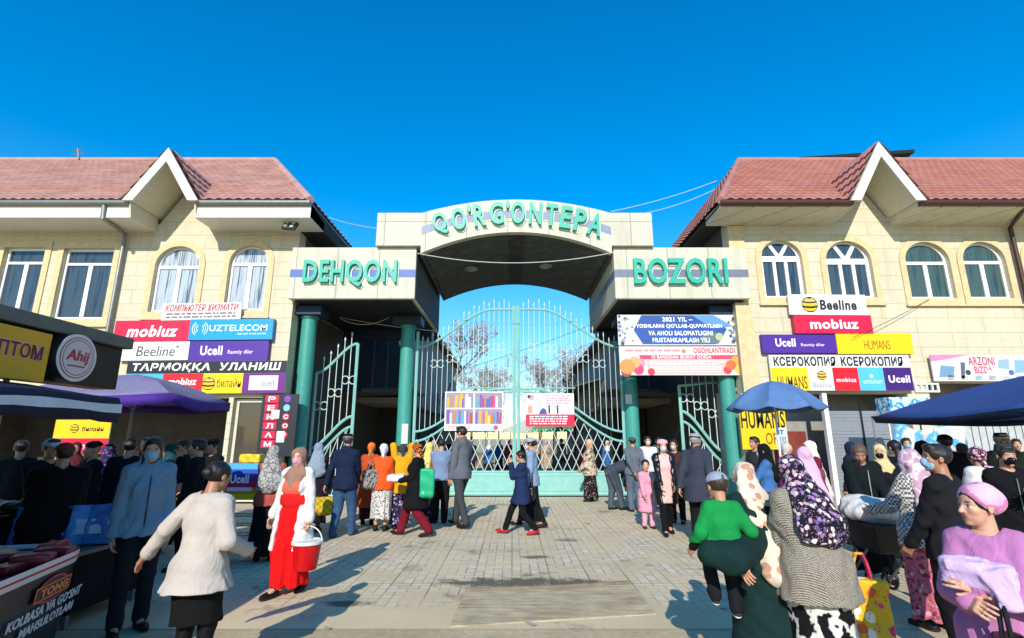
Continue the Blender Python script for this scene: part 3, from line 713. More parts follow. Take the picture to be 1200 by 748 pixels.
for i, (x, y, c1, lb) in enumerate(((-2.6, 33, '#5B8FC0', 'pale blue trader tent far behind the left gate leaf'), (.9, 36, '#C7C3B6', 'white trader tent far behind the gate post'), (2.7, 31, '#4F9A6E', 'green trader tent far behind the right gate leaf'))):
    t = thing('market_tent', lb, 'tent', (x, y, 0), 0, 'tents inside the market')
    b = MB(); b.lathe([(1.55, 2.1), (1.5, 2.3), (.05, 2.95)], (x, y, 0), 4); b.build('canopy', cloth(c1), t)
    for sx in (-1, 1):
        for sy in (-1, 1): b = MB(); b.cyl((x + sx * 1.0, y + sy * 1.0, 0), (x + sx * 1.0, y + sy * 1.0, 2.25), .03, n=6); b.build('leg', M_grey, t)
    b = MB(); b.box(x - 1, x + 1, y - .9, y - .1, .75, .82); b.box(x - .95, x + .95, y - .85, y - .15, 0, .75); b.build('counter', mat('#7C6B57'), t)
def bare_tree(x, y, h, label, seed):
    rnd = random.Random(seed); t = thing('bare_tree', label, 'tree', (x, y, 0), 0, 'leafless trees inside the market')
    tr, cr = MB(), MB()
    def grow(p, d, L, r, lv):
        q = p + d * L; (tr if lv == 0 else cr).tube([p, p.lerp(q, .5) + Vector((rnd.uniform(-.04, .04) * L, rnd.uniform(-.04, .04) * L, 0)), q], [max(r, .022), max(r * .85, .02), max(r * .7, .018)], 6 if lv < 2 else 4, False)
        if lv >= 3:
            for k in range(5):
                a = p.lerp(q, rnd.random()) + Vector((rnd.uniform(-.2, .2), rnd.uniform(-.2, .2), rnd.uniform(-.2, .2))); e1 = Vector((rnd.uniform(-1, 1), rnd.uniform(-1, 1), rnd.uniform(-1, 1))).normalized() * .07; e2 = e1.cross(Vector((rnd.uniform(-1, 1), rnd.uniform(-1, 1), rnd.uniform(-1, 1)))).normalized() * .05
                cr.add([a - e1, a + e2, a + e1, a - e2], [(0, 1, 2, 3)])  # pale flecks added to give the crown a hazy look
        if lv >= 5: return
        for k in range(3 if lv < 4 else 4):
            a = Vector((rnd.uniform(-1, 1), rnd.uniform(-1, 1), rnd.uniform(-.15, .9))).normalized()
            nd = (d * .8 + a * .75).normalized(); grow(p.lerp(q, rnd.uniform(.55, 1)), nd, L * rnd.uniform(.55, .78), r * .58, lv + 1)
    grow(Vector((x, y, 0)), Vector((0, 0, 1)), h * .34, .16, 0)
    tr.build('trunk', mat('#6E645A', .9), t); cr.build('crown', mat('#A5A19A', .9), t)  # crown colour paled to imitate haze
for i, (px, y, h, lb) in enumerate(((512, 30, 12.5, 'leafless tree beside the column at the left gate leaf'), (553, 52, 12.5, 'leafless tree behind the books poster'), (618, 60, 15.0, 'leafless tree rising behind the centre post of the gate'), (652, 44, 11.0, 'leafless tree right above the red notice'), (683, 36, 11.5, 'leafless tree beside the dark shelter roof'), (585, 75, 16.0, 'small leafless tree between poster and gate post'))):
    bare_tree(XatZ(px, y, 4), y, h, lb, 11 + i)
def cables():
    def cat(name, label, a, b_, sag, r=.012, m=None):
        pts = [Vector(a).lerp(Vector(b_), i / 16) - Vector((0, 0, sag * 4 * (i / 16) * (1 - i / 16))) for i in range(17)]
        mb = MB(); mb.tube(pts, r, 5); tag(mb.build(name, m or mat('#3B3B3A', .5)), label, 'cable')
    lg = mat('#B9BAB5', .5)
    cat('cable', 'sagging cable across the mouth of the arch', P(489, 297, YP - .2), P(719, 296, YP - .2), .30, .013, lg)
    cat('cable', 'cable loop hanging under the left portal box', P(398, 373, YG), P(466, 366, YG), .30, .012, lg)
    cat('cable', 'thin cable from left column to the gate leaf', P(398, 372, YG), P(512, 388, YG), .05, .010, lg)
    cat('cable', 'upper overhead wire from the arch to the right roof', P(716, 248, YP), P(840, 212, YE + 1), .08, .010, lg)
    cat('cable', 'lower overhead wire from the arch to the right roof', P(745, 252, YP), P(838, 222, YE + 1.2), .10, .010, lg)
    cat('cable', 'overhead wire from the left roof to the portal', P(386, 255, YB + 2), P(443, 268, YP), .05, .010, lg)
    cat('cable', 'dark wire slung over the right wing between the signs and windows', P(1000, 395, YB - .3), P(1090, 350, YB - .1), .05, .008)
    cat('cable', 'long dark wire high inside the market', P(520, 440, 40), P(720, 370, 40), .2, .02)
    cat('cable', 'second dark wire inside the market, below the long one', P(520, 470, 42), P(725, 388, 42), .2, .02)
cables()
# ================================================================ SIGNS AND BANNERS
def smat(c): return mat(c, .38, var=.04, scale=3, spec=.45)
class Sign:
    def __init__(s, label, x0, y0, x1, y1, Y, depth=.12, edge='#8C8C8C', cat='sign', name='shop_sign', group=None, tilt=0., slant=0.):
        s.x0, s.x1 = PX(x0, (y0 + y1) / 2, Y), PX(x1, (y0 + y1) / 2, Y); s.z0, s.z1 = PZ(y1, Y), PZ(y0, Y); s.Y = Y; s.d = depth
        s.W, s.H = s.x1 - s.x0, s.z1 - s.z0; s.tilt = tilt; s.slant = slant
        s.t = thing(name, label, cat, (s.x0, Y, s.z0), 0, group); s.t.rotation_euler = (tilt, slant, 0)
        b = MB(); b.box(0, s.W, .003, depth, 0, s.H); b.build('case', smat(edge), s.t, local=True, bev=.008)
    def panel(s, u0, u1, v0, v1, c, name='panel', y=-.006):
        b = MB(); g = .004; b.box(u0 * s.W + g, u1 * s.W - g, y, .002, v0 * s.H + g, v1 * s.H - g)
        return b.build(name, c if not isinstance(c, str) else smat(c), s.t, local=True)
    def text(s, txt, u0, u1, v0, v1, c, bold=.02, shear=0., y=-.006, fit=True, name='lettering'):
        b = MB(); b.text(txt, (u0 * s.W, y, v0 * s.H), (1, 0, 0), (0, 0, 1), (u1 - u0) * s.W, (v1 - v0) * s.H, .005, bold, shear, fit)
        return b.build(name, smat(c), s.t, local=True)
    def disc(s, u, v, r, c, y=-.006, name='logo', sx=1., d=.006):
        b = MB(); b.prism([(u * s.W + r * s.H * sx * math.cos(i * math.pi / 14), y, v * s.H + r * s.H * math.sin(i * math.pi / 14)) for i in range(28)], (0, -d, 0))
        return b.build(name, smat(c), s.t, local=True)
    def poly(s, pts, c, y=-.006, d=.004, name='logo'):
        b = MB(); b.prism([(u * s.W, y, v * s.H) for u, v in pts], (0, -d, 0)); return b.build(name, smat(c), s.t, local=True)
    def ball(s, u, v, r, y=-.006):
        """black and yellow striped ball"""
        s.disc(u, v, r, '#20201C', y)
        cx, cz = u * s.W, v * s.H; rr = r * s.H * .93
        for k, (a0, a1) in enumerate(((.48, .92), (-.12, .28), (-.78, -.42))):
            pts = []
            for i in range(9):
                q = a0 + (a1 - a0) * 0; x = -1 + 2 * i / 8; h = math.sqrt(max(0, 1 - a0 * a0)); pts.append((cx + rr * x * h, cz + rr * (a0 - .12 * (1 - x * x))))
            for i in range(9):
                x = 1 - 2 * i / 8; h = math.sqrt(max(0, 1 - a1 * a1)); pts.append((cx + rr * x * h, cz + rr * (a1 - .12 * (1 - x * x))))
            b = MB(); b.prism([(p, y - .006, q) for p, q in pts], (0, -.003, 0)); b.build('logo', smat('#E9B90C' if k else '#C9B25A'), s.t, local=True)
    def lines(s, u0, u1, v0, v1, n, c, y=-.006, seed=1):
        """rows of small print too small to read"""
        rnd = random.Random(seed); b = MB(); h = (v1 - v0) / n * s.H
        for i in range(n):
            z = v1 * s.H - (i + .72) * h; x = u0 * s.W; xe = (u1 - rnd.uniform(0, .12) * (u1 - u0)) * s.W
            while x < xe:
                l_ = rnd.uniform(.6, 2.2) * h; b.box(x, min(x + l_, xe), y - .003, y, z, z + h * .5); x += l_ + h * .4
        b.build('small_print', smat(c), s.t, local=True)
YS = YB - .14
RED, PUR, YEL, CYA = '#D60F3C', '#4B2389', '#F2BE00', '#1090CC'
# --- left wing
s = Sign('small white banner with red heading leaning on the top of the red and blue signs', 190, 356, 283, 376, YS - .02, .02, '#C9C6C0', 'banner', 'banner', slant=R(-1.2))
s.panel(0, 1, 0, 1, '#D3D0CB'); s.text('КОМПЬЮТЕР ХИЗМАТИ', .04, .96, .52, .92, '#C23A3F', .02, .25); s.lines(.06, .94, .08, .46, 2, '#6B6B70')
s = Sign('red lightbox sign reading mobiuz over the left shop', 134, 376, 222, 401, YS, .14, '#B01030', slant=R(-.6)); s.panel(.0, 1, .0, 1, RED); s.text('mobiuz', .17, .85, .22, .76, '#F4EDEE', .03, .2)
s = Sign('bright blue lightbox sign reading UZTELECOM over the left shop', 222, 374.5, 320, 399, YS - .02, .16, '#0E6FA8', slant=R(-.6)); s.panel(0, 1, 0, 1, CYA)
s.text('UZTELECOM', .24, .93, .42, .72, '#E6F2F8', .012); s.lines(.58, .93, .22, .34, 1, '#BFE2F2')
for r_ in (.16, .26, .36):
    for sg in (-1, 1):
        b = MB(); b.tube([(s.W * .13 + sg * r_ * s.H * math.cos(R(a)), -.01, s.H * .55 + r_ * s.H * math.sin(R(a))) for a in range(-55, 56, 11)], .012, 5); b.build('logo', smat('#E6F2F8'), s.t, local=True)
s = Sign('white lightbox sign reading Beeline above the black board', 140, 401, 221.5, 423, YS, .10, '#B9B9B9', slant=R(-.6)); s.panel(0, 1, 0, 1, '#DAD8D3'); s.text('Beeline', .25, .80, .22, .76, '#4A4844', .0, .1); s.disc(.83, .72, .06, '#4A4844')
s = Sign('purple lightbox sign reading Ucell above the black board', 222, 400, 314.5, 424, YS, .12, '#3A1C6A', slant=R(-.6)); s.panel(0, 1, 0, 1, PUR); s.text('Ucell', .14, .42, .30, .76, '#EDE7F4', .03); s.text('Rasmiy diler', .49, .81, .30, .55, '#D7C8EA', .02)
s = Sign('black board of network brands with white heading over the left shop', 147, 424, 335, 462, YS - .03, .08, '#B9B7B2', slant=R(-.4))
s.panel(0, 1, .62, 1, '#1E1D21'); s.text('ТАРМОҚҚА  УЛАНИШ', .035, .965, .66, .95, '#E9E8E4', .03, .12)
s.panel(0, .235, 0, .62, '#3FA9DC'); s.text('UZTELECOM', .10, .22, .30, .42, '#DDEFF8', .01)
s.panel(.235, .485, 0, .62, '#DC0D22'); s.text('mobiuz', .27, .45, .26, .48, '#F2E6E6', .03, .15); s.panel(.485, .735, 0, .62, '#F4CB05'); s.ball(.525, .30, .20); s.text('билайн', .575, .725, .18, .46, '#3C3520', .0)
s.panel(.735, 1, 0, .62, '#6B1577'); b = MB(); b.box(.775 * s.W, .955 * s.W, -.012, -.006, .09 * s.H, .54 * s.H); b.build('plate', smat('#D8D2DC'), s.t, local=True, bev=.03); s.text('ucell', .85, .93, .22, .40, '#8B7A9C', .0, y=-.013)
# tall narrow banner with red letter tiles beside the left column
s = Sign('tall dark panel of red letter tiles beside the left turquoise column', 304, 462, 347, 535, YS + .02, .05, '#242327', 'banner', 'banner')
s.panel(0, 1, 0, 1, '#232227')
for i, ch in enumerate('РЕКЛАМ'):
    v = .86 - i * .145; b = MB(); b.box(.10 * s.W, .46 * s.W, -.012, -.006, v * s.H, (v + .12) * s.H); b.build('tile', smat('#D8143C'), s.t, local=True, bev=.02)
    s.text(ch, .18, .38, v + .018, v + .10, '#E9E4E4', .03, y=-.013)
for i, (c1) in enumerate(('#7A3FA8', '#7FB7DA', '#D8143C', '#D8143C', '#D8143C')):
    v = .86 - i * .145; s.disc(.70, v + .06, .055, c1, sx=1.0 * 1.0); 
    if i > 1: s.text('СОФ'[i - 2], .64, .77, v + .025, v + .095, '#E9E4E4', .03, y=-.013)
b = MB(); b.box(.30 * s.W, .52 * s.W, -.017, -.0135, .60 * s.H, .74 * s.H); b.build('paper', M_white, s.t, local=True); b = MB(); b.box(.50 * s.W, .72 * s.W, -.02, -.0165, .22 * s.H, .40 * s.H); b.build('paper', M_white, s.t, local=True)
# --- right wing
s = Sign('white sign reading Beeline with striped ball, topmost on the right wing', 924, 345, 1015, 369, YS, .06, '#BDBBB6', slant=R(.4)); s.panel(0, 1, 0, 1, '#DCDAD6'); s.ball(.27, .5, .38); s.text('Beeline', .40, .87, .24, .74, '#26241F', .035, .05)
s = Sign('red lightbox sign reading mobiuz under the white one on the right wing', 931, 369.5, 1022, 391, YS - .05, .16, '#A80F30'); s.panel(0, 1, 0, 1, RED); s.text('mobiuz', .20, .82, .25, .78, '#F4EDEE', .03)
s = Sign('purple lightbox sign reading Ucell on the right wing', 893, 392, 980, 414, YS, .12, '#34185F'); s.panel(0, 1, 0, 1, PUR); s.text('Ucell', .18, .45, .34, .78, '#EDE7F4', .03); s.text('Rasmiy diler', .52, .84, .32, .52, '#D7C8EA', .02)
s = Sign('yellow lightbox sign reading HUMANS on the right wing', 980.5, 391, 1069, 415, YS - .03, .15, '#D9A404'); s.panel(0, 1, 0, 1, YEL); s.text('HUMANS', .36, .70, .22, .66, '#5E4A10', -.01)
s = Sign('long board with two black headings over five coloured brand squares, right shop', 903, 416, 1068, 458, YS, .06, '#C9C7C2')
s.panel(0, 1, .64, 1, '#D9D7D2'); s.text('КСЕРОКОПИЯ', .03, .47, .68, .95, '#17161A', .035); s.text('КСЕРОКОПИЯ', .51, .95, .68, .95, '#17161A', .035)
for (u0, u1, c) in ((0, .265, '#F4CC10'), (.265, .44, '#D9D7D2'), (.44, .62, '#E10A20'), (.62, .80, '#4FB0DF'), (.80, 1, '#3B1369')): s.panel(u0, u1, 0, .64, c)
s.text('HUMANS', .04, .25, .05, .40, '#4A3C0C', .01); s.ball(.36, .42, .13); s.text('Beeline', .29, .42, .08, .22, '#8F8C86', 0); s.text('mobiuz', .46, .60, .24, .36, '#F2DADC', .02); s.disc(.71, .40, .05, '#E3F0F6'); s.text('UZTELECOM', .645, .78, .20, .28, '#E3F0F6', .01); s.text('Ucell', .83, .98, .22, .42, '#F0EBF5', .03)
s = Sign('yellow hanging banner reading HUMANS behind the blue parasol', 868, 478, 922, 527, YS + .05, .02, '#C09A10', 'banner', 'banner'); s.panel(0, 1, 0, 1, '#E3BC10'); s.text('HUMANS', .02, .97, .50, .92, '#15130B', .015); s.text('OR', .52, .80, .12, .40, '#8A5A10', .01)
b = MB(); b.box(.74 * s.W, .99 * s.W, -.012, -.007, .0, .52 * s.H); b.build('price_sheet', smat('#B9C6CF'), s.t, local=True); s.lines(.77, .96, .05, .30, 5, '#5A6870', -.013); s.text('IT', .80, .92, .36, .46, '#22303A', .02, y=-.013)
s = Sign('pale printed banner with red heading over the far right shop door', 1092, 416, 1225, 447, YS, .03, '#C8C4C0', 'banner', 'banner')
s.panel(0, 1, 0, 1, '#CFCDD0'); s.text('ARZONI', .33, .56, .60, .92, '#C4324A', .015); s.text('BIZDA', .37, .53, .30, .56, '#C4324A', .015)
s.poly([(0, .75), (0, 1), (.35, 1), (.1, .8)], '#C77FA9'); s.poly([(.05, .15), (.18, .18), (.2, .55), (.08, .6)], '#6F8FA8'); s.poly([(.24, .1), (.27, .1), (.30, .7), (.26, .72)], '#5A6068'); s.poly([(.58, .5), (.68, .45), (.69, .85), (.60, .8)], '#8FA9B5'); s.poly([(.72, .3), (.84, .35), (.85, .8), (.74, .8)], '#7FA7C4')
for k in range(7): s.poly([(.12 + k * .12, .05), (.17 + k * .12, .05), (.19 + k * .12, .2), (.13 + k * .12, .22)], ('#9E9AA6', '#B9B2B0', '#8FA0B2')[k % 3])
for k in range(4): s.disc(.31 + .19 * k, .33, .10, ('#3A3E44', '#E3E0E2', '#3F6F9A', '#D7D5DA')[k])
# --- banners of the portal
s = Sign('blue and white upper banner beginning 2021 YIL under the right portal box', 724, 369, 866, 405, YG - 1.6, .025, '#C9C8C4', 'banner', 'banner')
s.panel(0, 1, 0, 1, '#C9C9CB'); s.poly([(.20, .04), (.80, .04), (.90, .52), (.80, .98), (.20, .98), (.13, .5)], '#2A4F96'); s.poly([(.62, .98), (.80, .98), (.95, .62), (.78, .55)], '#5E8FCB', -.010); s.poly([(.60, .06), (.82, .06), (.88, .4), (.74, .42)], '#5F6F78', -.010); s.disc(.83, .28, .12, '#A9B57A', -.010)
for k, (tx, u0, u1) in enumerate((('2021 YIL –', .37, .62), ("YOSHLARNI QO'LLAB-QUVVATLASH", .15, .86), ('VA AHOLI SALOMATLIGINI', .25, .78), ('MUSTAHKAMLASH YILI', .28, .75))): s.text(tx, u0, u1, .77 - k * .225, .92 - k * .225, '#EDEDEE', .03, y=-.013)
rnd = random.Random(4)
for k in range(46):
    u = rnd.choice((rnd.uniform(.01, .12), rnd.uniform(.91, .99))); v = rnd.uniform(.05, .95); s.disc(u, v, rnd.uniform(.025, .06), rnd.choice(('#3E434B', '#5D6F5A', '#8C8F98', '#6E7FA0', '#2F3138')), -.007 - .0002 * k)
s = Sign('red and white lower banner with fruit picture under the right portal box', 726, 406, 872, 440, YG - 1.6, .025, '#C9C3BE', 'banner', 'banner')
s.panel(0, 1, 0, 1, '#D2C8C2'); s.panel(.16, 1, .54, .70, '#C2475A', y=-.008); s.panel(.22, .88, .04, .52, '#D8A99F', y=-.008); s.text('OGOHLANTIRADI', .60, .93, .76, .95, '#C43A4E', .02); s.lines(.05, .50, .78, .92, 1, '#C98A86'); s.text('15 BANDDAN IBORAT QOIDA', .26, .74, .55, .68, '#F0E4E2', .02, y=-.009); s.lines(.24, .86, .08, .50, 5, '#F1E3DC', -.009)
for u, v, r_, c in ((.06, .30, .26, '#C98A4A'), (.12, .45, .2, '#D9A06A'), (.05, .12, .18, '#8F4A2C'), (.15, .2, .18, '#CF4468'), (.17, .42, .15, '#D98AA0'), (.93, .5, .16, '#E3A04A'), (.89, .35, .17, '#DD6A3A'), (.95, .22, .15, '#D8B55A'), (.86, .18, .14, '#CC3F4E'), (.25, .12, .12, '#CE3346'), (.52, .83, .07, '#B9803A')): s.disc(u, v, r_, c, -.009 - r_ * .01, d=.004)
# --- posters on the gate
s = Sign('poster of coloured books on four shelves hung on the left gate leaf', 521, 459, 590, 505, YG - .12, .02, '#D8D6D2', 'poster', 'poster')
s.panel(0, 1, 0, 1, '#D5D2CE'); rnd = random.Random(9)
for (u0, u1, v0, v1) in ((.02, .49, .58, .97), (.51, .98, .58, .97), (.02, .49, .17, .55), (.51, .98, .17, .55)):
    s.panel(u0, u1, v0, v1, '#8E8494', y=-.009); u = u0 + .02; k = 0
    while u < u1 - .05:
        wv = rnd.uniform(.025, .05); hh = rnd.uniform(.55, .92) * (v1 - v0); le = rnd.choice((0, 0, 0, .02))
        s.poly([(u, v0 + .01), (u + wv, v0 + .01), (u + wv + le, v0 + hh), (u + le, v0 + hh)], rnd.choice(('#C8408F', '#2F7FC4', '#E2A52C', '#3C9FC9', '#D9D0C0', '#C96A3A', '#6F4FA0', '#E3D24A', '#2B5FA8', '#B9372F', '#D8D6D6')), -.010 - .0002 * k, name='book_picture'); u += wv + rnd.choice((.002, .002, .03)); k += 1
s.lines(.06, .45, .03, .13, 2, '#B78F8C', seed=3); s.lines(.52, .76, .03, .13, 2, '#9AA7B5', seed=4); s.disc(.87, .08, .06, '#B0525E')
s = Sign('white health notice with red lower block hung on the right gate leaf', 616, 461, 673, 500, YG - .12, .02, '#D8D2D2', 'poster', 'poster')
s.panel(0, 1, .36, 1, '#D9D5D3'); s.panel(0, 1, 0, .36, '#D31438'); s.lines(.08, .92, .05, .33, 4, '#F1D3D8', seed=5); s.lines(.42, .95, .66, .95, 4, '#C98790', seed=6)
s.poly([(.27, .37), (.44, .37), (.42, .5), (.36, .56), (.30, .48)], '#3B4A8F'); s.poly([(.2, .9), (.27, .95), (.36, .6), (.28, .5), (.22, .6)], '#B9C3D6'); s.disc(.12, .88, .09, '#C98FA0'); s.poly([(.03, .4), (.14, .4), (.14, .62), (.05, .62)], '#D9907F'); s.disc(.07, .90, .05, '#3E2A2A', -.013)
for u in (.48, .65): s.poly([(u - .01, .38), (u + .02, .38), (u + .025, .56), (u - .015, .56)], '#2A2A30'); s.disc(u + .005, .60, .035, '#2A2A30')
# ================================================================ PEOPLE: bodies and clothes grown from distance fields
A_ = np.array
def nv(v): v = A_(v, float); return v / max(np.linalg.norm(v), 1e-9)
def pr_bounds(p):
    k = p[0]
    if k == 'c':
        _, a, b, r1, r2, fr, sx, sy = p; r = max(r1, r2) * max(sx, sy); return np.minimum(a, b) - r, np.maximum(a, b) + r
    if k == 'e': r = max(p[2]); return p[1] - r, p[1] + r
    if k == 'b': r = np.linalg.norm(p[2]) + p[3]; return p[1] - r, p[1] + r
    return None
def pr_eval(p, X, Y, Z):
    k = p[0]
    if k == 'c':
        _, a, b, r1, r2, fr, sx, sy = p
        if fr is None:
            ba = b - a; x, y, z = X - a[0], Y - a[1], Z - a[2]; t = np.clip((x * ba[0] + y * ba[1] + z * ba[2]) / max(ba @ ba, 1e-9), 0, 1)
            return np.sqrt((x - t * ba[0]) ** 2 + (y - t * ba[1]) ** 2 + (z - t * ba[2]) ** 2) - (r1 + (r2 - r1) * t)
        s_, f_, u_ = fr; d = b - a; e = A_((d @ s_ / sx, d @ f_ / sy, d @ u_))
        dx, dy, dz = X - a[0], Y - a[1], Z - a[2]
        x = (dx * s_[0] + dy * s_[1] + dz * s_[2]) / sx; y = (dx * f_[0] + dy * f_[1] + dz * f_[2]) / sy; z = dx * u_[0] + dy * u_[1] + dz * u_[2]
        t = np.clip((x * e[0] + y * e[1] + z * e[2]) / max(e @ e, 1e-9), 0, 1)
        return (np.sqrt((x - t * e[0]) ** 2 + (y - t * e[1]) ** 2 + (z - t * e[2]) ** 2) - (r1 + (r2 - r1) * t)) * min(sx, sy, 1)
    _, c = p[:2]; dx, dy, dz = X - c[0], Y - c[1], Z - c[2]
    if k == 'p': n = p[2]; return dx * n[0] + dy * n[1] + dz * n[2]
    Rm = p[-1]; x = dx * Rm[0, 0] + dy * Rm[1, 0] + dz * Rm[2, 0]; y = dx * Rm[0, 1] + dy * Rm[1, 1] + dz * Rm[2, 1]; z = dx * Rm[0, 2] + dy * Rm[1, 2] + dz * Rm[2, 2]
    if k == 'e':
        r = p[2]; k0 = np.sqrt((x / r[0]) ** 2 + (y / r[1]) ** 2 + (z / r[2]) ** 2); k1 = np.sqrt((x / r[0] ** 2) ** 2 + (y / r[1] ** 2) ** 2 + (z / r[2] ** 2) ** 2)
        return k0 * (k0 - 1) / np.maximum(k1, 1e-6)
    h = p[2]; q = (np.abs(x) - h[0], np.abs(y) - h[1], np.abs(z) - h[2])
    return np.sqrt(sum(np.maximum(v, 0) ** 2 for v in q)) + np.minimum(np.maximum(np.maximum(q[0], q[1]), q[2]), 0) - p[3]
I3 = np.eye(3)
def CAP(a, b, r1, r2=None, fr=None, sx=1., sy=1.): return ('c', A_(a, float), A_(b, float), r1, r1 if r2 is None else r2, fr, sx, sy)
def ELL(c, r, Rm=I3): return ('e', A_(c, float), A_(r, float), Rm)
def BOX(c, h, r, Rm=I3): return ('b', A_(c, float), A_(h, float), r, Rm)
def PLN(c, n): return ('p', A_(c, float), nv(n))
def smin(a, b, k):
    if k <= 0: return np.minimum(a, b)
    h = np.maximum(k - np.abs(a - b), 0) / k; return np.minimum(a, b) - h * h * k * .25
_E = [(0, 1), (2, 3), (4, 5), (6, 7), (0, 2), (1, 3), (4, 6), (5, 7), (0, 4), (1, 5), (2, 6), (3, 7)]
def grow(ops, vox, disp=None, clip=None):
    """evaluate the field on a grid and pull the surface out of it"""
    bs = [pr_bounds(p) for o, p, k in ops if o == 'u']; lo = np.min([b[0] for b in bs], 0) - 3 * vox; hi = np.max([b[1] for b in bs], 0) + 3 * vox
    if clip is not None: lo = np.maximum(lo, clip[0]); hi = np.minimum(hi, clip[1])
    n = np.maximum(np.ceil((hi - lo) / vox).astype(int) + 1, 3)
    ax = [(lo[i] + vox * np.arange(n[i])).astype(np.float32) for i in range(3)]
    d = np.ones(n, np.float32)
    for o, p, k in ops:
        sl = [slice(0, int(n[i])) for i in range(3)]
        if o in 'us' and p[0] != 'p':
            b = pr_bounds(p); pad = k + 3 * vox + .02
            sl = [slice(max(0, int((b[0][i] - pad - lo[i]) / vox)), max(0, min(int(n[i]), int((b[1][i] + pad - lo[i]) / vox) + 2))) for i in range(3)]
            if any(s.stop <= s.start for s in sl): continue
        sl = tuple(sl); X, Y, Z = ax[0][sl[0]][:, None, None], ax[1][sl[1]][None, :, None], ax[2][sl[2]][None, None, :]
        v = pr_eval(p, X, Y, Z).astype(np.float32)
        if o == 'u': d[sl] = smin(d[sl], v, k)
        elif o == 's': d[sl] = -smin(-d[sl], v, k)
        else: d[sl] = -smin(-d[sl], -v, k)
    if disp is not None: d = d + disp(ax[0][:, None, None], ax[1][None, :, None], ax[2][None, None, :])
    s = d < 0
    c8 = lambda a: [a[i:a.shape[0] - 1 + i, j:a.shape[1] - 1 + j, k:a.shape[2] - 1 + k] for i in (0, 1) for j in (0, 1) for k in (0, 1)]
    cs = c8(s); cnt = sum(c.astype(np.int8) for c in cs); act = (cnt > 0) & (cnt < 8)
    idx = np.argwhere(act)
    if not len(idx): return np.zeros((0, 3)), np.zeros((0, 4), int)
    dv = np.stack([c[act] for c in c8(d)], 1); pos = np.zeros((len(idx), 3)); num = np.zeros((len(idx), 1))
    off = A_([(i, j, k) for i in (0, 1) for j in (0, 1) for k in (0, 1)], float)
    for a, b in _E:
        m = (dv[:, a] < 0) != (dv[:, b] < 0); t = np.where(m, dv[:, a] / np.where(m, dv[:, a] - dv[:, b], 1), 0)[:, None]
        pos += np.where(m[:, None], off[a] + t * (off[b] - off[a]), 0); num += m[:, None]
    V = lo + vox * (idx + pos / np.maximum(num, 1))
    vid = np.full(act.shape, -1, np.int64); vid[act] = np.arange(len(idx)); F = []
    for a in range(3):
        b, c = (a + 1) % 3, (a + 2) % 3
        s0 = np.take(s, range(0, s.shape[a] - 1), a); s1 = np.take(s, range(1, s.shape[a]), a)
        e = np.argwhere(s0 != s1); e = e[(e[:, b] > 0) & (e[:, b] < s.shape[b] - 1) & (e[:, c] > 0) & (e[:, c] < s.shape[c] - 1)]
        if not len(e): continue
        g = []
        for ob, oc in ((-1, -1), (0, -1), (0, 0), (-1, 0)):
            q = e.copy(); q[:, b] += ob; q[:, c] += oc; g.append(vid[q[:, 0], q[:, 1], q[:, 2]])
        g = np.stack(g, 1); fl = ~s0[e[:, 0], e[:, 1], e[:, 2]]; g[fl] = g[fl][:, ::-1]; F.append(g)
    F = np.concatenate(F) if F else np.zeros((0, 4), int); F = F[(F >= 0).all(1)]
    return V, F
def np_mesh(name, V, F, mats, cols=None):
    me = bpy.data.meshes.new(name); me.vertices.add(len(V)); me.vertices.foreach_set('co', np.asarray(V, np.float32).ravel())
    me.loops.add(len(F) * 4); me.loops.foreach_set('vertex_index', F.ravel().astype(np.int32)); me.polygons.add(len(F))
    me.polygons.foreach_set('loop_start', np.arange(0, len(F) * 4, 4, dtype=np.int32))
    try: me.polygons.foreach_set('loop_total', np.full(len(F), 4, np.int32))
    except Exception: pass
    me.polygons.foreach_set('use_smooth', np.ones(len(F), bool))
    for m in mats: me.materials.append(m)
    me.update(calc_edges=True)
    if cols is not None:
        ca = me.color_attributes.new('tint', 'FLOAT_COLOR', 'POINT'); c4 = np.ones((len(V), 4), np.float32); c4[:, :3] = cols; ca.data.foreach_set('color', c4.ravel())
    return me
def sdf_obj(name, ops, vox, m, parent=None, disp=None, loc=None, rz=0.):
    V, F = grow(ops, vox, disp)
    o = bpy.data.objects.new(name, np_mesh(name, V, F, [m])); C.objects.link(o)
    if parent is not None: o.parent = parent
    if loc is not None: o.location = loc; o.rotation_euler = (0, 0, rz)
    return o
def skin_mat():
    t = NT('skin'); at = t.n('ShaderNodeAttribute'); at.attribute_name = 'tint'; v = t.coord()
    c = t.mix(t.ramp(t.noise(v, 24, 4, .6), [(.35, .0), (.7, .22)]), at.outputs['Color'], '#8E4A36')
    t.set(Base__Color=c, Roughness=.5); t.b.inputs['Subsurface Weight'].default_value = .06; t.b.inputs['Subsurface Radius'].default_value = (.012, .005, .003); t.b.inputs['Subsurface Scale'].default_value = .4
    t.bump(t.noise(v, 260, 2), .08, .004); return t.m
M_skin = skin_mat()
def hair_mat(c):
    t = NT('hair'); v = t.coord((60, 60, 9)); b = t.ramp(t.noise(v, 3, 4), [(.3, tuple(x * .6 for x in lin(c))), (.75, tuple(min(1, x * 1.5) for x in lin(c)))])
    t.set(Base__Color=b, Roughness=.45); t.bump(t.noise(v, 3, 3), .5, .01); return t.m
_H = {}
def hmat(c):
    if c not in _H: _H[c] = hair_mat(c)
    return _H[c]
SKIN = {'a': lin('#BF8C6C'), 'b': lin('#A9775A'), 'c': lin('#D2A183')}
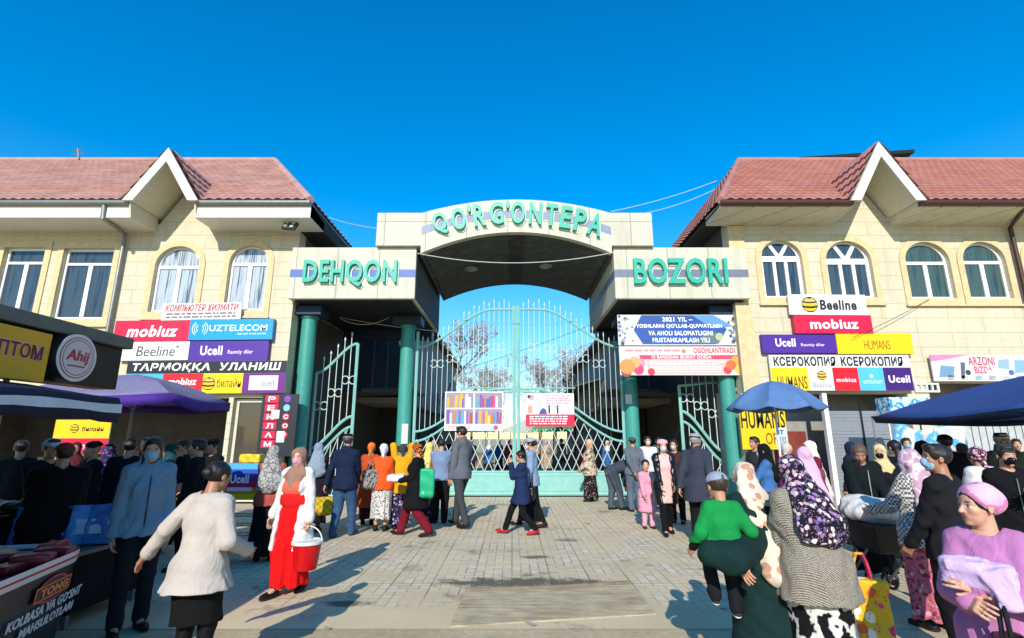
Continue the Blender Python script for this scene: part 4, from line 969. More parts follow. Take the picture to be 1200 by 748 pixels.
def ik(a, t, l1, l2, pole):
    a, t = A_(a, float), A_(t, float); d = t - a; L = np.linalg.norm(d)
    if L > (l1 + l2) * .995: t = a + d / L * (l1 + l2) * .995; d = t - a; L = np.linalg.norm(d)
    L = max(L, abs(l1 - l2) + .02); u = d / max(np.linalg.norm(d), 1e-9); x = (l1 * l1 - l2 * l2 + L * L) / (2 * L); y = math.sqrt(max(l1 * l1 - x * x, 0))
    p = A_(pole, float); p = p - u * (p @ u); p = nv(p); return a + u * x + p * y, t
def rotx(v, a): c, s = math.cos(a), math.sin(a); return A_((v[0], v[1] * c + v[2] * s, -v[1] * s + v[2] * c))   # +a leans forward (+Y)
def Rz(a): c, s = math.cos(a), math.sin(a); return A_(((c, -s, 0), (s, c, 0), (0, 0, 1)))
def Rx(a): c, s = math.cos(a), math.sin(a); return A_(((1, 0, 0), (0, c, s), (0, -s, c)))
class Body:
    """joints of a standing, walking or stooping figure, facing +Y, in metres"""
    def __init__(s, h, lean=0, fr=(.055, 0, 0), fl=(-.055, 0, 0), ra='down', la='down', head=(0, 0), fat=1., fem=True, child=False, twist=0, rel=None, lel=None):
        s.h = h; s.fat = fat; s.fem = fem; hs = (1.28 if child is True else child) if child else 1.0; s.Hh = .134 * h * hs
        ln = R(lean); k = .97 if child else 1.0
        f = [A_(fr, float), A_(fl, float)]
        hz = .525 * k; legl = .48 * k
        sp = max(abs(fr[1]), abs(fl[1])); hz = min(hz, .045 + math.sqrt(max(.05, legl ** 2 - sp ** 2)) + .02)
        P0 = A_((0, -.12 * math.sin(ln) * .6, hz)); s.pel = P0 * h
        up = lambda x, y, z: (P0 + rotx(A_((x, y, z - .525)), ln)) * h
        s.up = up; s.ln = ln
        s.waist = up(0, 0, .62 * k); s.chest = up(0, .004, .725 * k); s.nb = up(0, -.012, .815 * k)
        sw = (.078 if fem else .090) * (1 if not child else .95) * (.5 + .5 * fat); s.sw = sw * h
        c, sn = math.cos(R(twist)), math.sin(R(twist))
        s.sh = [up(sw * c, sw * sn - .005, .805 * k), up(-sw * c, -sw * sn - .005, .805 * k)]
        hy, hp = R(head[0]), R(head[1])
        s.HR = Rx(ln * .35) @ Rz(hy) @ Rx(hp)
        top = up(0, -.005, .86 * k); s.hc = top + s.HR @ A_((0, .10, .52)) * s.Hh * .98
        s.hp = [(P0 + A_((.05, 0, 0))) * h, (P0 + A_((-.05, 0, 0))) * h]
        s.kn, s.an = [], []
        for i in (0, 1):
            an = A_((f[i][0], f[i][1], .045 + f[i][2])) * h
            kn, an = ik(s.hp[i], an, .245 * k * h, .24 * k * h, (.08 * (1 - 2 * i), 1, .1)); s.kn.append(kn); s.an.append(an)
        s.fy = [f[0], f[1]]; s.el, s.wr = [], []
        for i, ar in ((0, ra), (1, la)):
            sg = 1 - 2 * i
            tg = {'down': (.130, .02, .475), 'downf': (.14, .09, .49), 'downb': (.14, -.10, .49), 'hold': (.06, .17, .60), 'low': (.07, .14, .52), 'cross': (-.05, .13, .62), 'mouth': (.03, .125, .835), 'ear': (.075, .04, .87), 'front': (.07, .24, .66), 'up': (.05, .12, .93), 'behind': (.04, -.13, .53)}[ar] if isinstance(ar, str) else ar
            if isinstance(ar, str): tgt = up(sg * tg[0] * (.5 + .5 * fat), tg[1], tg[2] * k if ar not in () else 0)
            else: tgt = A_((sg * tg[0], tg[1], tg[2])) * h
            if isinstance(ar, str) and ar.startswith('down') and lean > 5: tgt = s.sh[i] + A_((sg * .03, .02 + tg[1] * .3, -.325)) * h
            pole = (rel if i == 0 else lel) or ((.32 * sg, -1, -.55))
            el, wr = ik(s.sh[i], tgt, .172 * k * h, .150 * k * h, pole); s.el.append(el); s.wr.append(wr)
    def frame(s): return (A_((1., 0, 0)), rotx(A_((0., 1, 0)), s.ln), rotx(A_((0., 0, 1)), s.ln))
    def torso(s, t=0., k=.03, low=True):
        h = s.h; f = s.fat; fr = s.frame(); hipw = 1.0 if s.fem else .92; o = []
        if low: o.append(('u', CAP(s.pel + s.frame()[2] * -.012 * h, s.waist, .068 * h * f * hipw + t, .058 * h * f + t, fr, 1.28, 1.02), 0))
        o.append(('u', CAP(s.waist, s.chest, .058 * h * f + t, .068 * h * f + t, fr, 1.27, 1.0), k))
        if s.fem:
            for i in (-1, 1): o.append(('u', ELL(s.up(i * .040, .046 * f, .715), A_((.042, .034, .042)) * h * f + t * .8, I3), k))
        o.append(('u', CAP(s.chest, s.nb, .066 * h * f + t, .036 * h + t, fr, 1.30, .95), k))
        o.append(('u', CAP(s.sh[0], s.sh[1], .033 * h + t * .7), .035 * h))
        return o
    def arm(s, i, t=0., end=1., k=.025):
        h = s.h; f = .75 + .25 * s.fat; w = s.el[i] + (s.wr[i] - s.el[i]) * end
        return [('u', CAP(s.sh[i], s.el[i], .0305 * h * f + t, .0235 * h * f + t), k), ('u', CAP(s.el[i], w, .0235 * h * f + t, .0165 * h + t), .012)]
    def leg(s, i, t=0., end=1., k=.03):
        h = s.h; f = s.fat; a = s.kn[i] + (s.an[i] - s.kn[i]) * end
        return [('u', CAP(s.hp[i], s.kn[i], .056 * h * f + t, .034 * h * f + t), k), ('u', CAP(s.kn[i] + A_((0, -.004 * h, 0)), a, .034 * h * f + t, .021 * h + t), .02)]
    def H(s, x, y, z): return s.hc + s.HR @ (A_((x, y, z)) * s.Hh)
    def HE(s, c, r, Rm=None): return ELL(s.H(*c), A_(r) * s.Hh, s.HR if Rm is None else s.HR @ Rm)
    def skull(s, t=0.):
        k = .07 * s.Hh
        return [('u', s.HE((0, -.07, .13), (.335 + t, .42 + t, .375 + t)), 0), ('u', s.HE((0, .10, -.16), (.255 + t, .275 + t, .335 + t)), k * 1.6)]
    def face(s):
        U = s.Hh; k = .05 * U; o = s.skull()
        o += [('u', CAP(s.H(-.15, .26, .09), s.H(.15, .26, .09), .075 * U), k), ('u', s.HE((.15, .21, -.10), (.115, .12, .11)), k), ('u', s.HE((-.15, .21, -.10), (.115, .12, .11)), k),
              ('u', s.HE((0, .27, -.40), (.10, .085, .08)), k), ('u', s.HE((0, .30, -.25), (.13, .07, .10)), k)]
        for i in (-1, 1): o.append(('s', s.HE((i * .145, .415, .005), (.085, .085, .055)), .045 * U))
        for i in (-1, 1): o.append(('u', s.HE((i * .142, .265, .0), (.075, .075, .065)), .012 * U))
        o += [('u', CAP(s.H(0, .335, .05), s.H(0, .435, -.125), .030 * U, .050 * U), .035 * U), ('u', s.HE((.05, .37, -.14), (.04, .045, .035)), .02 * U), ('u', s.HE((-.05, .37, -.14), (.04, .045, .035)), .02 * U)]
        o += [('u', s.HE((0, .355, -.235), (.095, .035, .026)), .014 * U), ('u', s.HE((0, .345, -.285), (.085, .038, .03)), .014 * U), ('s', CAP(s.H(-.11, .375, -.26), s.H(.11, .375, -.26), .006 * U), .012 * U)]
        for i in (-1, 1): o += [('u', s.HE((i * .345, -.06, -.03), (.035, .085, .125), Rz(i * -.25)), .02 * U), ('s', s.HE((i * .385, -.035, -.03), (.02, .04, .07)), .015 * U)]
        o.append(('u', CAP(s.H(0, -.10, -.20), s.nb, .20 * U, .036 * s.h), .06 * U)); return o
    def tint(s, V, tone, lips=None, brow='#2A1C15', female=False):
        """colour of lips, brows and eyes by place on the face"""
        c = np.tile(A_(SKIN[tone]), (len(V), 1)); L = ((V - s.hc) @ s.HR) / s.Hh; x, y, z = np.abs(L[:, 0]), L[:, 1], L[:, 2]
        fr = (y > .2) & (x < .33) & (z < .35) & (z > -.5)
        def blend(w, col):
            nonlocal c; w = np.clip(w, 0, 1)[:, None]; c = c * (1 - w) + A_(lin(col)) * w
        el = lambda cx, cz, rx, rz, so=.35: np.clip((1 - np.sqrt(((x - cx) / rx) ** 2 + ((z - cz) / rz) ** 2)) / so, 0, 1) * fr
        blend(el(.15, -.13, .16, .12, .9) * .28, '#B0604A')
        blend(el(0, -.255, .12, .062, .4) * .85, lips or ('#A84A4C' if female else '#9A5A4C'))
        blend(el(.145, .115 - .0, .115, .032, .5) * .9, brow)
        blend(el(.143, .0, .085, .045, .3), '#D9D2C8'); blend(el(.143, .002, .034, .042, .3), '#21150F'); blend(el(.145, .036, .09, .017, .5) * .85, '#1E1410')
        return c
def hand_ops(b, i, curl=.5, spread=.12, palm=None, dirv=None, k=1.):
    """palm, four unequal bent fingers and a thumb"""
    s = b.h / 1.7 * (1.12 if b.Hh > .14 * b.h else 1.) * k; w = b.wr[i]; d = nv(b.wr[i] - b.el[i]) if dirv is None else nv(dirv)
    sg = 1 - 2 * i; pn = A_((-sg, .25, 0.)) if palm is None else A_(palm, float); pn = nv(pn - d * (pn @ d)); sd = nv(np.cross(d, pn))
    if sd @ A_((0, 1, .2)) < 0 and palm is None: sd = -sd
    Rm = np.stack([sd, pn, d], 1); o = [('u', CAP(w - d * .02 * s, w + d * .02 * s, .024 * s, .026 * s, (sd, pn, d), 1.15, .85), 0), ('u', BOX(w + d * .052 * s, A_((.028, .006, .030)) * s, .010 * s, Rm), .02 * s)]
    for q, (x, L) in enumerate(((.031, .072), (.011, .080), (-.010, .075), (-.030, .058))):
        p = w + d * .088 * s + sd * x * s; a = curl * (1 + .12 * q); r = .0092 * s; dd = d + sd * spread * (1.2 - q) * .8
        for m, fl in enumerate((.46, .31, .25)):
            dir_ = nv(dd * math.cos(a) + pn * math.sin(a)); e = p + dir_ * L * fl * s; o.append(('u', CAP(p, e, r, r * .9), .004 * s)); p = e; r *= .9; a += curl * .8
    t0 = w + d * .025 * s + sd * .026 * s; t1 = t0 + nv(sd * .75 + d * .6 + pn * .35) * .042 * s; t2 = t1 + nv(sd * .25 + d * .85 + pn * .5) * .032 * s
    o += [('u', CAP(t0, t1, .0145 * s, .0115 * s), .012 * s), ('u', CAP(t1, t2, .0112 * s, .009 * s), .004 * s)]
    return o
def folds(seed, amp, f=16., out=0):
    r = np.random.RandomState(seed); a = r.normal(size=(4, 3)); a /= np.linalg.norm(a, axis=1)[:, None]; a[:, 2] *= .8; ph = r.uniform(0, 6, 8)
    def g(X, Y, Z):
        w_ = np.sin(f * .4 * (a[0, 0] * X + a[0, 1] * Y + a[0, 2] * Z) + ph[0]) * 1.8
        return (-out * .5 * amp + amp * (1.1 * np.abs(np.sin(f * .5 * (a[1, 0] * X + a[1, 1] * Y + a[1, 2] * Z) + ph[1] + w_)) - .7 + .8 * np.abs(np.sin(f * .9 * (a[2, 0] * X + a[2, 1] * Y + a[2, 2] * Z) + ph[2] - w_)) - .5 + .35 * np.sin(f * 2.6 * (a[3, 0] * X + a[3, 1] * Y + a[3, 2] * Z) + ph[3] + 1.3 * w_))).astype(np.float32)
    return g
def pleats(seed, b, ztop, zbot, n, amp, fine=.003):
    r = np.random.RandomState(seed); ph = r.uniform(0, 6, 3); fo = folds(seed, fine, 14); cx, cy = b.pel[0], b.pel[1]
    def g(X, Y, Z):
        an = np.arctan2(X - cx, Y - cy); w_ = np.clip((ztop - Z) / max(ztop - zbot, .01), 0, 1.1)
        return (amp * w_ * (np.sin(n * an + ph[0] + 1.5 * np.sin(2 * an + ph[1])) + .5 * np.sin((n * 2 - 1) * an + ph[2])) + fo(X, Y, Z)).astype(np.float32)
    return g
PEOPLE = {}
def person(key, px, Y, h, face, label, top=None, under=None, low=None, hair=None, head=None, mask=None, shoes='#17161A', tone='a', lean=0, fr=None, fl=None, ra='down', la='down',
           turn=(0, 0), fat=1., fem=True, child=False, group='people at the market gate', bare=False, curl=(.45, .45), rel=None, lel=None, twist=0, palm=(None, None), hdir=(None, None), z0=0., vs=1., tights=None, X=None, belt=None, lips=None, hscale=1.):
    b = Body(h, lean, fr or (.055, .0, 0), fl or (-.055, .0, 0), ra, la, turn, fat, fem, child, twist, rel, lel)
    sd = sum(map(ord, key)); D = Y; vg = min(max(D * .0021, .0088), .02) * vs; vh = min(max(D * .0011, .0046), .0105) * vs; vb = max(vg, .014)
    x = XatZ(px, Y, .7 * h + z0) if X is None else X
    # the body: torso and limbs, then head and hands on finer grids, one mesh
    ops = b.torso() + [q for i in (0, 1) for q in b.arm(i)] + [q for i in (0, 1) for q in b.leg(i)] + [('u', CAP(b.H(0, -.1, -.25), b.nb, .19 * b.Hh, .034 * h), .03)]
    for i in (0, 1): ops += [('u', CAP(b.an[i], b.an[i] + A_((0, .07, -.025)) * h, .021 * h, .016 * h), .01)]
    cutn = b.H(0, -.1, -.40)
    ops.append(('i', PLN(b.H(0, 0, -.56), b.HR @ A_((0, .0, 1.))), 0))
    parts = [grow(ops, vb)]
    V, F = grow(b.face() + [('i', PLN(b.H(0, 0, -.74), b.HR @ A_((0, 0, -1.))), 0)], vh); parts.append((V, F))
    hv = min(max(vh * 1.1, .0052), .0085)
    for i in (0, 1): parts.append(grow(hand_ops(b, i, curl[i], palm=palm[i], dirv=hdir[i], k=hscale), hv))
    n = 0; VV, FF = [], []
    for V, F in parts: VV.append(V); FF.append(F + n); n += len(V)
    VV = np.concatenate(VV); FF = np.concatenate(FF)
    o = bpy.data.objects.new('person', np_mesh('person', VV, FF, [M_skin], b.tint(VV, tone, lips=lips, female=fem))); C.objects.link(o)
    o.location = (x, Y, z0); o.rotation_euler = (0, 0, R(face)); tag(o, label, 'person', group)
    add = lambda nm, ops_, m, disp=None, v=vg: sdf_obj(nm, ops_, v, m, o, disp)
    neck = ('s', CAP(b.nb + b.frame()[2] * .0 * h, b.H(0, -.06, -.25), .040 * h, .050 * h), .01)
    # trousers or skirt
    tt = .013
    if low:
        kd = low.get('kind', 'trousers'); m = low['m']; e = low.get('end', .97)
        if kd == 'trousers':
            t = low.get('t', .016); lo_ = [('u', CAP(b.pel, b.waist, .068 * h * fat + .008, .058 * h * fat + .008, b.frame(), 1.28, 1.02), 0)]
            for i in (0, 1):
                q = b.leg(i, t, e); w_ = low.get('w', .010)
                q[1] = ('u', CAP(b.kn[i], b.kn[i] + (b.an[i] - b.kn[i]) * e, .034 * h * fat + t, .021 * h + t + w_), .02); lo_ += [('u', q[0][1], .012 * h), q[1]]
            lo_.append(('i', PLN(b.waist, b.frame()[2]), .005)); add('trousers', lo_, m, folds(sd, .0052, 34))
        else:
            zh = low.get('hem', .1) * h; fl_ = low.get('flare', .13) * h; zt = b.waist[2]
            ce = A_(((b.an[0][0] + b.an[1][0]) / 2, (b.an[0][1] + b.an[1][1]) / 2, zh)); t = .012
            lo_ = [('u', CAP(b.waist, b.pel, .058 * h * fat + t, .074 * h * fat + t, None, 1, 1), 0)] if lean > 25 else [('u', CAP(b.waist, b.pel, .058 * h * fat + t, .070 * h * fat + t, b.frame(), 1.26, 1.0), 0)]
            lo_.append(('u', CAP(b.pel, ce, .078 * h * fat, fl_, (A_((1., 0, 0)), A_((0, 1., 0)), A_((0, 0, 1.))), 1.06, .92), .03))
            for i in (0, 1): lo_ += [('u', q[1], .07) for q in b.leg(i, .016, min(1., (b.kn[i][2] - zh) / max(b.kn[i][2] - b.an[i][2], .01)) if zh < b.kn[i][2] else 0.02)]
            lo_ += [('i', PLN((0, 0, zh), (0, 0, -1)), .004), ('i', PLN(b.waist + A_((0, 0, .01)), b.frame()[2]), .005)]
            add(low.get('name', 'skirt'), lo_, m, pleats(sd, b, b.pel[2], zh, low.get('n', 7), low.get('amp', .012), .005))
    if tights:
        for i in (0, 1): add('stocking', b.leg(i, .004), cloth(tights, rough=.7), None, min(vg, .012))
    # shoes
    if shoes:
        for i in (0, 1):
            a = b.an[i]; f_ = b.fy[i]; pit = min(.9, f_[2] * 9) if f_[1] < 0 else -min(.4, f_[2] * 5)
            Rm = Rz(R(-8 + 16 * i)) @ Rx(pit); q = lambda x_, y_, z_: a + Rm @ (A_((x_, y_, z_)) * h)
            so_ = [('u', ELL(q(0, .045, -.026), A_((.029, .082, .022)) * h, Rm), 0), ('u', CAP(q(0, .0, .01), q(0, -.012, -.024), .026 * h, .027 * h), .02), ('i', PLN(q(0, 0, -.044), Rm @ A_((0, 0, -1.))), .003)]
            sob = add('shoe', so_, cloth(shoes, rough=.55), None, min(vg, .011))
            sole = [('u', ELL(q(0, .043, -.037), A_((.031, .085, .011)) * h, Rm), 0), ('u', ELL(q(0, -.012, -.037), A_((.028, .032, .011)) * h, Rm), .01), ('i', PLN(q(0, 0, -.045), Rm @ A_((0, 0, -1.))), 0)]
            if D < 9: sdf_obj('sole', sole, min(vg, .009), mat('#C9C6BF' if low and low.get('whitesole') else '#1B1A19', .7), sob)
    # garments of the upper body, from the inside out
    inner = [q for q in lo_ if q[0] == 'u'] if low else []
    for gi, g in enumerate([under, top]):
        if not g: continue
        t = g.get('t', .014 + .010 * gi) * .68; hem = g.get('hem', .47); fl_ = g.get('flare', 0.); go = b.torso(t)
        sl_ = g.get('sleeve', .96)
        for i in (0, 1):
            if sl_ > 0:
                q = b.arm(i, t * .72 + .003, sl_); go += [(q[0][0], q[0][1], .014), q[1]]
                wr_ = b.el[i] + (b.wr[i] - b.el[i]) * sl_; go.append(('u', CAP(wr_, wr_ - nv(b.wr[i] - b.el[i]) * .02, .0165 * h + t * .72 + .008), .01))
        if hem < .5:
            bot = A_((b.pel[0], b.pel[1] * .4 + (b.an[0][1] + b.an[1][1]) * .5 * .35 * (1 if hem < .4 else 0), hem * h)); top_ = b.pel
            if lean > 25 and hem > .42: bot = b.pel + (b.pel - b.waist) * .5
            go.append(('u', CAP(top_, bot, .080 * h * fat + t, .086 * h * fat + t + fl_ * h, b.frame() if lean < 25 else None, 1.20 if lean < 25 else 1.1, 1.04), .03))
            if hem < .40:
                for i in (0, 1): go.append(('u', CAP(b.hp[i], b.kn[i], .056 * h * fat + t + .01, .036 * h * fat + t + .014), .05))
        for o_, p_, k_ in inner:
            if o_ == 'u' and p_[0] == 'c': go.append(('u', p_[:3] + (p_[3] + .012, p_[4] + .012) + p_[5:], max(k_ * .6, .01)))
        if gi == 0: inner = inner + [q for q in go if q[0] == 'u']
        if hem < .5: go.append(('i', PLN(bot, (b.pel - b.waist) if (lean > 25 and hem > .42) else (0, 0, -1)), .006))
        else: go.append(('i', PLN(b.up(0, 0, hem), -b.frame()[2]), .006))
        if g.get('collar'): go.append(('u', CAP(b.nb + b.frame()[2] * .012 * h, b.H(0, -.1, -.42), .050 * h + t * .5, .046 * h + t * .5), .012))
        go.append(neck)
        for wa, wb, r_ in g.get('extra', ()):
            iv = (Matrix.Translation((x, Y, z0)) @ Matrix.Rotation(R(face), 4, 'Z')).inverted(); go.append(('u', CAP(iv @ Vector(wa), iv @ Vector(wb), r_), .06))
        if g.get('open'):
            w_ = g['open'] * h; c_ = b.up(0, .30, .5); c_[2] = .42 * h; fy = b.frame()[1]
            go.append(('s', BOX(c_, A_((w_, .285 * h, .42 * h)), .005, Rx(b.ln)), .02))
        if g.get('hood'): go.append(('u', ELL(b.up(0, -.085, .835), A_((.085, .04, .055)) * h, I3), .03))
        gm = add(g.get('name', 'jacket' if gi else 'shirt'), go, g['m'], folds(sd + 7, g.get('fold', .0045) * (1.45 if gi else .35), g.get('ff', 17.) * 1.9, out=gi))
        if g.get('zip'):
            fo_ = [('u', CAP(b.up(0, .063 * fat + t * 1.0 + .006, .79), b.up(0, .066 * fat + t + .012, max(hem, .5)), .008), 0)]; sdf_obj('zip', fo_, .008, mat(g['zip'], .4, .4), gm)
    if belt: add('belt', [('u', CAP(b.waist, b.waist + b.frame()[2] * .018 * h, .060 * h * fat + .034, None, b.frame(), 1.45, 1.02), 0)], belt, None, vg)
    # hair
    if hair:
        hk = hair.get('kind', 'short'); t = .035 if not head or not any(q['kind'] in ('kerchief', 'turban', 'hijab', 'shawl', 'hood') for q in (head if isinstance(head, list) else [head])) else .018; hk = hk if t > .03 else 'cap'; ho = b.skull(t)[:1]; hm = hmat(hair.get('col', '#16100D'))
        ho.append(('s', b.HE((0, .42, -.14), (.36, .36, .43)), .03 * b.Hh))
        if hk == 'short': ho += [('i', PLN(b.H(0, 0, -.16), b.HR @ A_((0, .25, -1.))), .02), ('s', b.HE((.36, -.02, -.12), (.1, .12, .16)), .02 * b.Hh), ('s', b.HE((-.36, -.02, -.12), (.1, .12, .16)), .02 * b.Hh), ('u', b.HE((0, .16, .40), (.27, .2, .12)), .05 * b.Hh)]
        else: ho += [('i', PLN(b.H(0, 0, -.30), b.HR @ A_((0, .2, -1.))), .02)]
        if hk == 'bun': ho += [('u', b.HE((0, -.52, .06), (.20, .17, .19)), .04 * b.Hh)]
        if hk == 'long': ho += [('u', CAP(b.H(0, -.25, .0), b.up(0, -.075, .76), .26 * b.Hh, .17 * b.Hh, (b.HR[:, 0], b.HR[:, 1], b.HR[:, 2]), 1.1, .8), .08 * b.Hh)]
        if hk == 'tail': ho += [('u', CAP(b.H(0, -.46, .08), b.H(0, -.50, -.75), .13 * b.Hh, .06 * b.Hh), .05 * b.Hh)]
        add('hair', ho, hm, folds(sd + 3, .0035, 45.), vh * 1.2)
    # what is worn on the head
    for hd in (head if isinstance(head, list) else [head] if head else []):
        k = hd['kind']; m = hd.get('m'); U = b.Hh; fo = folds(sd + 5, hd.get('fold', .0048) * 1.25, hd.get('ff', 34.)); hv_ = max(vh * 1.3, .0065)
        if k in ('hijab', 'shawl'):
            t = .055; oo = b.skull(t); oo += [('u', CAP(b.H(0, -.10, -.15), b.nb + b.frame()[2] * .015 * h, .33 * U, .062 * h), .12 * U)]
            oo += [('u', CAP(b.sh[0] * .62 + b.sh[1] * .38 + A_((0, 0, .004 * h)), b.sh[1] * .62 + b.sh[0] * .38 + A_((0, 0, .004 * h)), .058 * h * (.6 + .4 * fat), None, None), .10 * U), ('u', CAP(b.up(0, .036, .80), b.up(0, .046 * fat + .012, hd.get('drop', .745)), .056 * h, .040 * h, b.frame(), 1.6, .62), .14 * U)]
            if k == 'shawl': oo += [('u', CAP(b.H(0, -.25, -.1), b.up(0, -.065 * fat - .022, hd.get('back', .62)), .30 * U, .085 * h, b.frame(), 1.35, .55), .10 * U)]
            if hd.get('back') and k == 'hijab': oo += [('u', CAP(b.H(0, -.25, -.1), b.up(0, -.055 * fat - .022, hd['back']), .28 * U, .06 * h, b.frame(), 1.2, .6), .10 * U)]
            if not hd.get('shut'): oo.append(('s', b.HE((0, .46, -.07), (.265, .36, .40)), .03 * U))
            add('headscarf', oo, m, fo, hv_ * 1.1)
        elif k == 'kerchief':
            oo = b.skull(.05) + [('u', CAP(b.H(0, -.3, -.2), b.H(0, -.36, -.52), .22 * U, .12 * U), .08 * U), ('s', b.HE((0, .44, -.16), (.34, .40, .50)), .03 * U), ('i', PLN(b.H(0, 0, -.34), b.HR @ A_((0, .75, -1.))), .02)]
            oo += [('u', CAP(b.H(0, -.42, -.30), b.H(.10, -.52, -.62), .07 * U, .05 * U), .03 * U), ('u', CAP(b.H(0, -.42, -.30), b.H(-.08, -.50, -.68), .07 * U, .05 * U), .03 * U)]
            add('headscarf', oo, m, fo, hv_)
        elif k == 'turban':
            oo = [('u', b.HE((0, -.10, .20), (.40, .47, .40)), 0), ('u', b.HE((0, -.42, .10), (.27, .24, .28)), .1 * U), ('s', b.HE((0, .46, -.20), (.40, .42, .50)), .03 * U), ('i', PLN(b.H(0, 0, -.20), b.HR @ A_((0, .35, -1.))), .02)]
            add('headscarf', oo, m, fo, hv_)
        elif k == 'cap':
            oo = [('u', b.HE((0, -.07, .18), (.39, .46, .37)), 0), ('i', PLN(b.H(0, 0, .14), b.HR @ A_((0, -.12, -1.))), .015 * U)]
            c_ = add('cap', oo, m, None, hv_)
            oo = [('u', b.HE((0, .40, .13), (.27, .28, .035), Rx(.14)), 0)]
            sdf_obj('peak', oo, hv_, hd.get('m2', m), c_)
        elif k == 'doppi':
            Rm = (b.HR[:, 0], b.HR[:, 1], b.HR[:, 2]); oo = [('u', CAP(b.H(0, -.07, .18), b.H(0, -.07, .42), .385 * U, .33 * U, Rm, 1., 1.14), 0), ('i', PLN(b.H(0, 0, .20), b.HR @ A_((0, -.1, -1.))), .01 * U), ('i', PLN(b.H(0, -.07, .56), b.HR @ A_((0, 0, 1.))), .05 * U)]
            c_ = add('skullcap', oo, m, None, hv_)
            if hd.get('m2'):
                oo = [('u', CAP(b.H(0, -.07, .24), b.H(0, -.07, .27), .392 * U, .39 * U, Rm, 1., 1.14), 0), ('i', PLN(b.H(0, 0, .21), b.HR @ A_((0, -.1, -1.))), 0), ('i', PLN(b.H(0, 0, .32), b.HR @ A_((0, 0.1, 1.))), 0)]; sdf_obj('cap_band', oo, hv_, hd['m2'], c_)
        elif k == 'beret':
            oo = [('u', b.HE((0, -.10, .26), (.43, .48, .31), Rx(-.15)), 0), ('i', PLN(b.H(0, 0, .16), b.HR @ A_((0, -.3, -1.))), .03 * U)]; add('hat', oo, m, fo, hv_)
        elif k == 'hood':
            oo = b.skull(.09) + [('u', CAP(b.H(0, -.15, -.2), b.nb, .36 * U, .075 * h), .12 * U), ('s', b.HE((0, .48, -.05), (.28, .36, .42)), .03 * U)]; add('hood', oo, m, fo, hv_)
    if mask:
        oo = b.skull(.025) + [('u', b.HE((0, .36, -.16), (.15, .12, .16)), .06 * b.Hh), ('i', b.HE((0, .34, -.24), (.30, .32, .225)), .02 * b.Hh)]
        add('face_mask', oo, cloth(mask, rough=.8), None, vh * 1.2)
    M = Matrix.Translation((x, Y, z0)) @ Matrix.Rotation(R(face), 4, 'Z'); b.M = M; b.o = o
    b.W = lambda p: M @ Vector(p)
    b.hand = [M @ Vector(b.wr[i] + nv(b.wr[i] - b.el[i] if hdir[i] is None else hdir[i]) * .075 * h / 1.7) for i in (0, 1)]
    PEOPLE[key] = b; return b
TR = lambda c, **k: dict(kind='trousers', m=cloth(c), **k)
SK = lambda c, pk='plain', cols=(), sc=1., **k: dict(kind='skirt', m=cloth(c, pk, cols, sc), **k)
TP = lambda c, pk='plain', cols=(), sc=1., **k: dict(m=cloth(c, pk, cols, sc), **k)
HD = lambda kind, c=None, pk='plain', cols=(), sc=1., **k: dict(kind=kind, m=cloth(c, pk, cols, sc) if c else None, **k)
# ================================================================ THE CROWD
import time as _t; _t0 = _t.time()
NK = '#101012'
# --- left foreground
person('jacket man', 172, 5.15, 1.72, -138, 'man in grey-blue zipped jacket and pale blue face mask standing by the left stall', TP('#6D8799', t=.024, hem=.48, collar=1, zip='#222B33', fold=.005), TP('#1D232B'), TR('#15191F', t=.018), hair=dict(col='#140F0D'), mask='#7FB2C9', fem=False, fat=.86, ra='down', la='down', turn=(-10, 8), fr=(.06, .05, 0), fl=(-.06, -.03, 0), tone='a', group='shoppers in front of the left stall')
person('white jacket', 240, 3.95, 1.54, -12, 'woman in short ivory jacket and black skirt seen from behind, one arm held out', TP('#B9AEA3', t=.030, hem=.44, flare=.03, fold=.0042, ff=14), None, SK('#0C0C0D', hem=.30, flare=.090, n=5, amp=.004), hair=dict(kind='bun', col='#120C0B'), shoes='#0C0C0D', tights='#0B0B0C', la=(.36, -.01, .50), ra=(.13, .14, .58), fat=1.04, turn=(-10, 10), lean=5, lel=(-.6, -.4, -.3), tone='b', curl=(.4, .22), group='shoppers in front of the left stall')
person('red woman', 348, 6.3, 1.60, 168, 'woman in long red dress and beige headscarf, pink mask, long white cardigan open', TP('#DDD6CF', t=.028, hem=.30, open=.068, flare=.035, name='cardigan'), TP('#E0624A', t=.014, hem=.615), SK('#D50D10', hem=.06, flare=.115, n=7, amp=.013), head=HD('hijab', '#957160', drop=.74, fold=.006), mask='#E79FB4', belt=cloth('#CF1B1A'), fr=(.04, .10, 0), fl=(-.045, -.11, .02), ra=(.20, -.03, .50), la=(.155, .05, .47), turn=(6, 4), tone='c', shoes='#140F10', curl=(.4, 1.1), group='shoppers in front of the left stall')
person('silver scarf', 318, 7.9, 1.60, 20, 'woman in silver-grey patterned headscarf, rust top and long black skirt beside the promo table', TP('#A8503F', t=.02), None, SK('#0C0B0D', hem=.06, flare=.15), head=HD('shawl', '#A9A59E', 'splash', ('#6F6C68',), 2, back=.66), fat=1.1, ra='low', la='low', turn=(-25, 0))
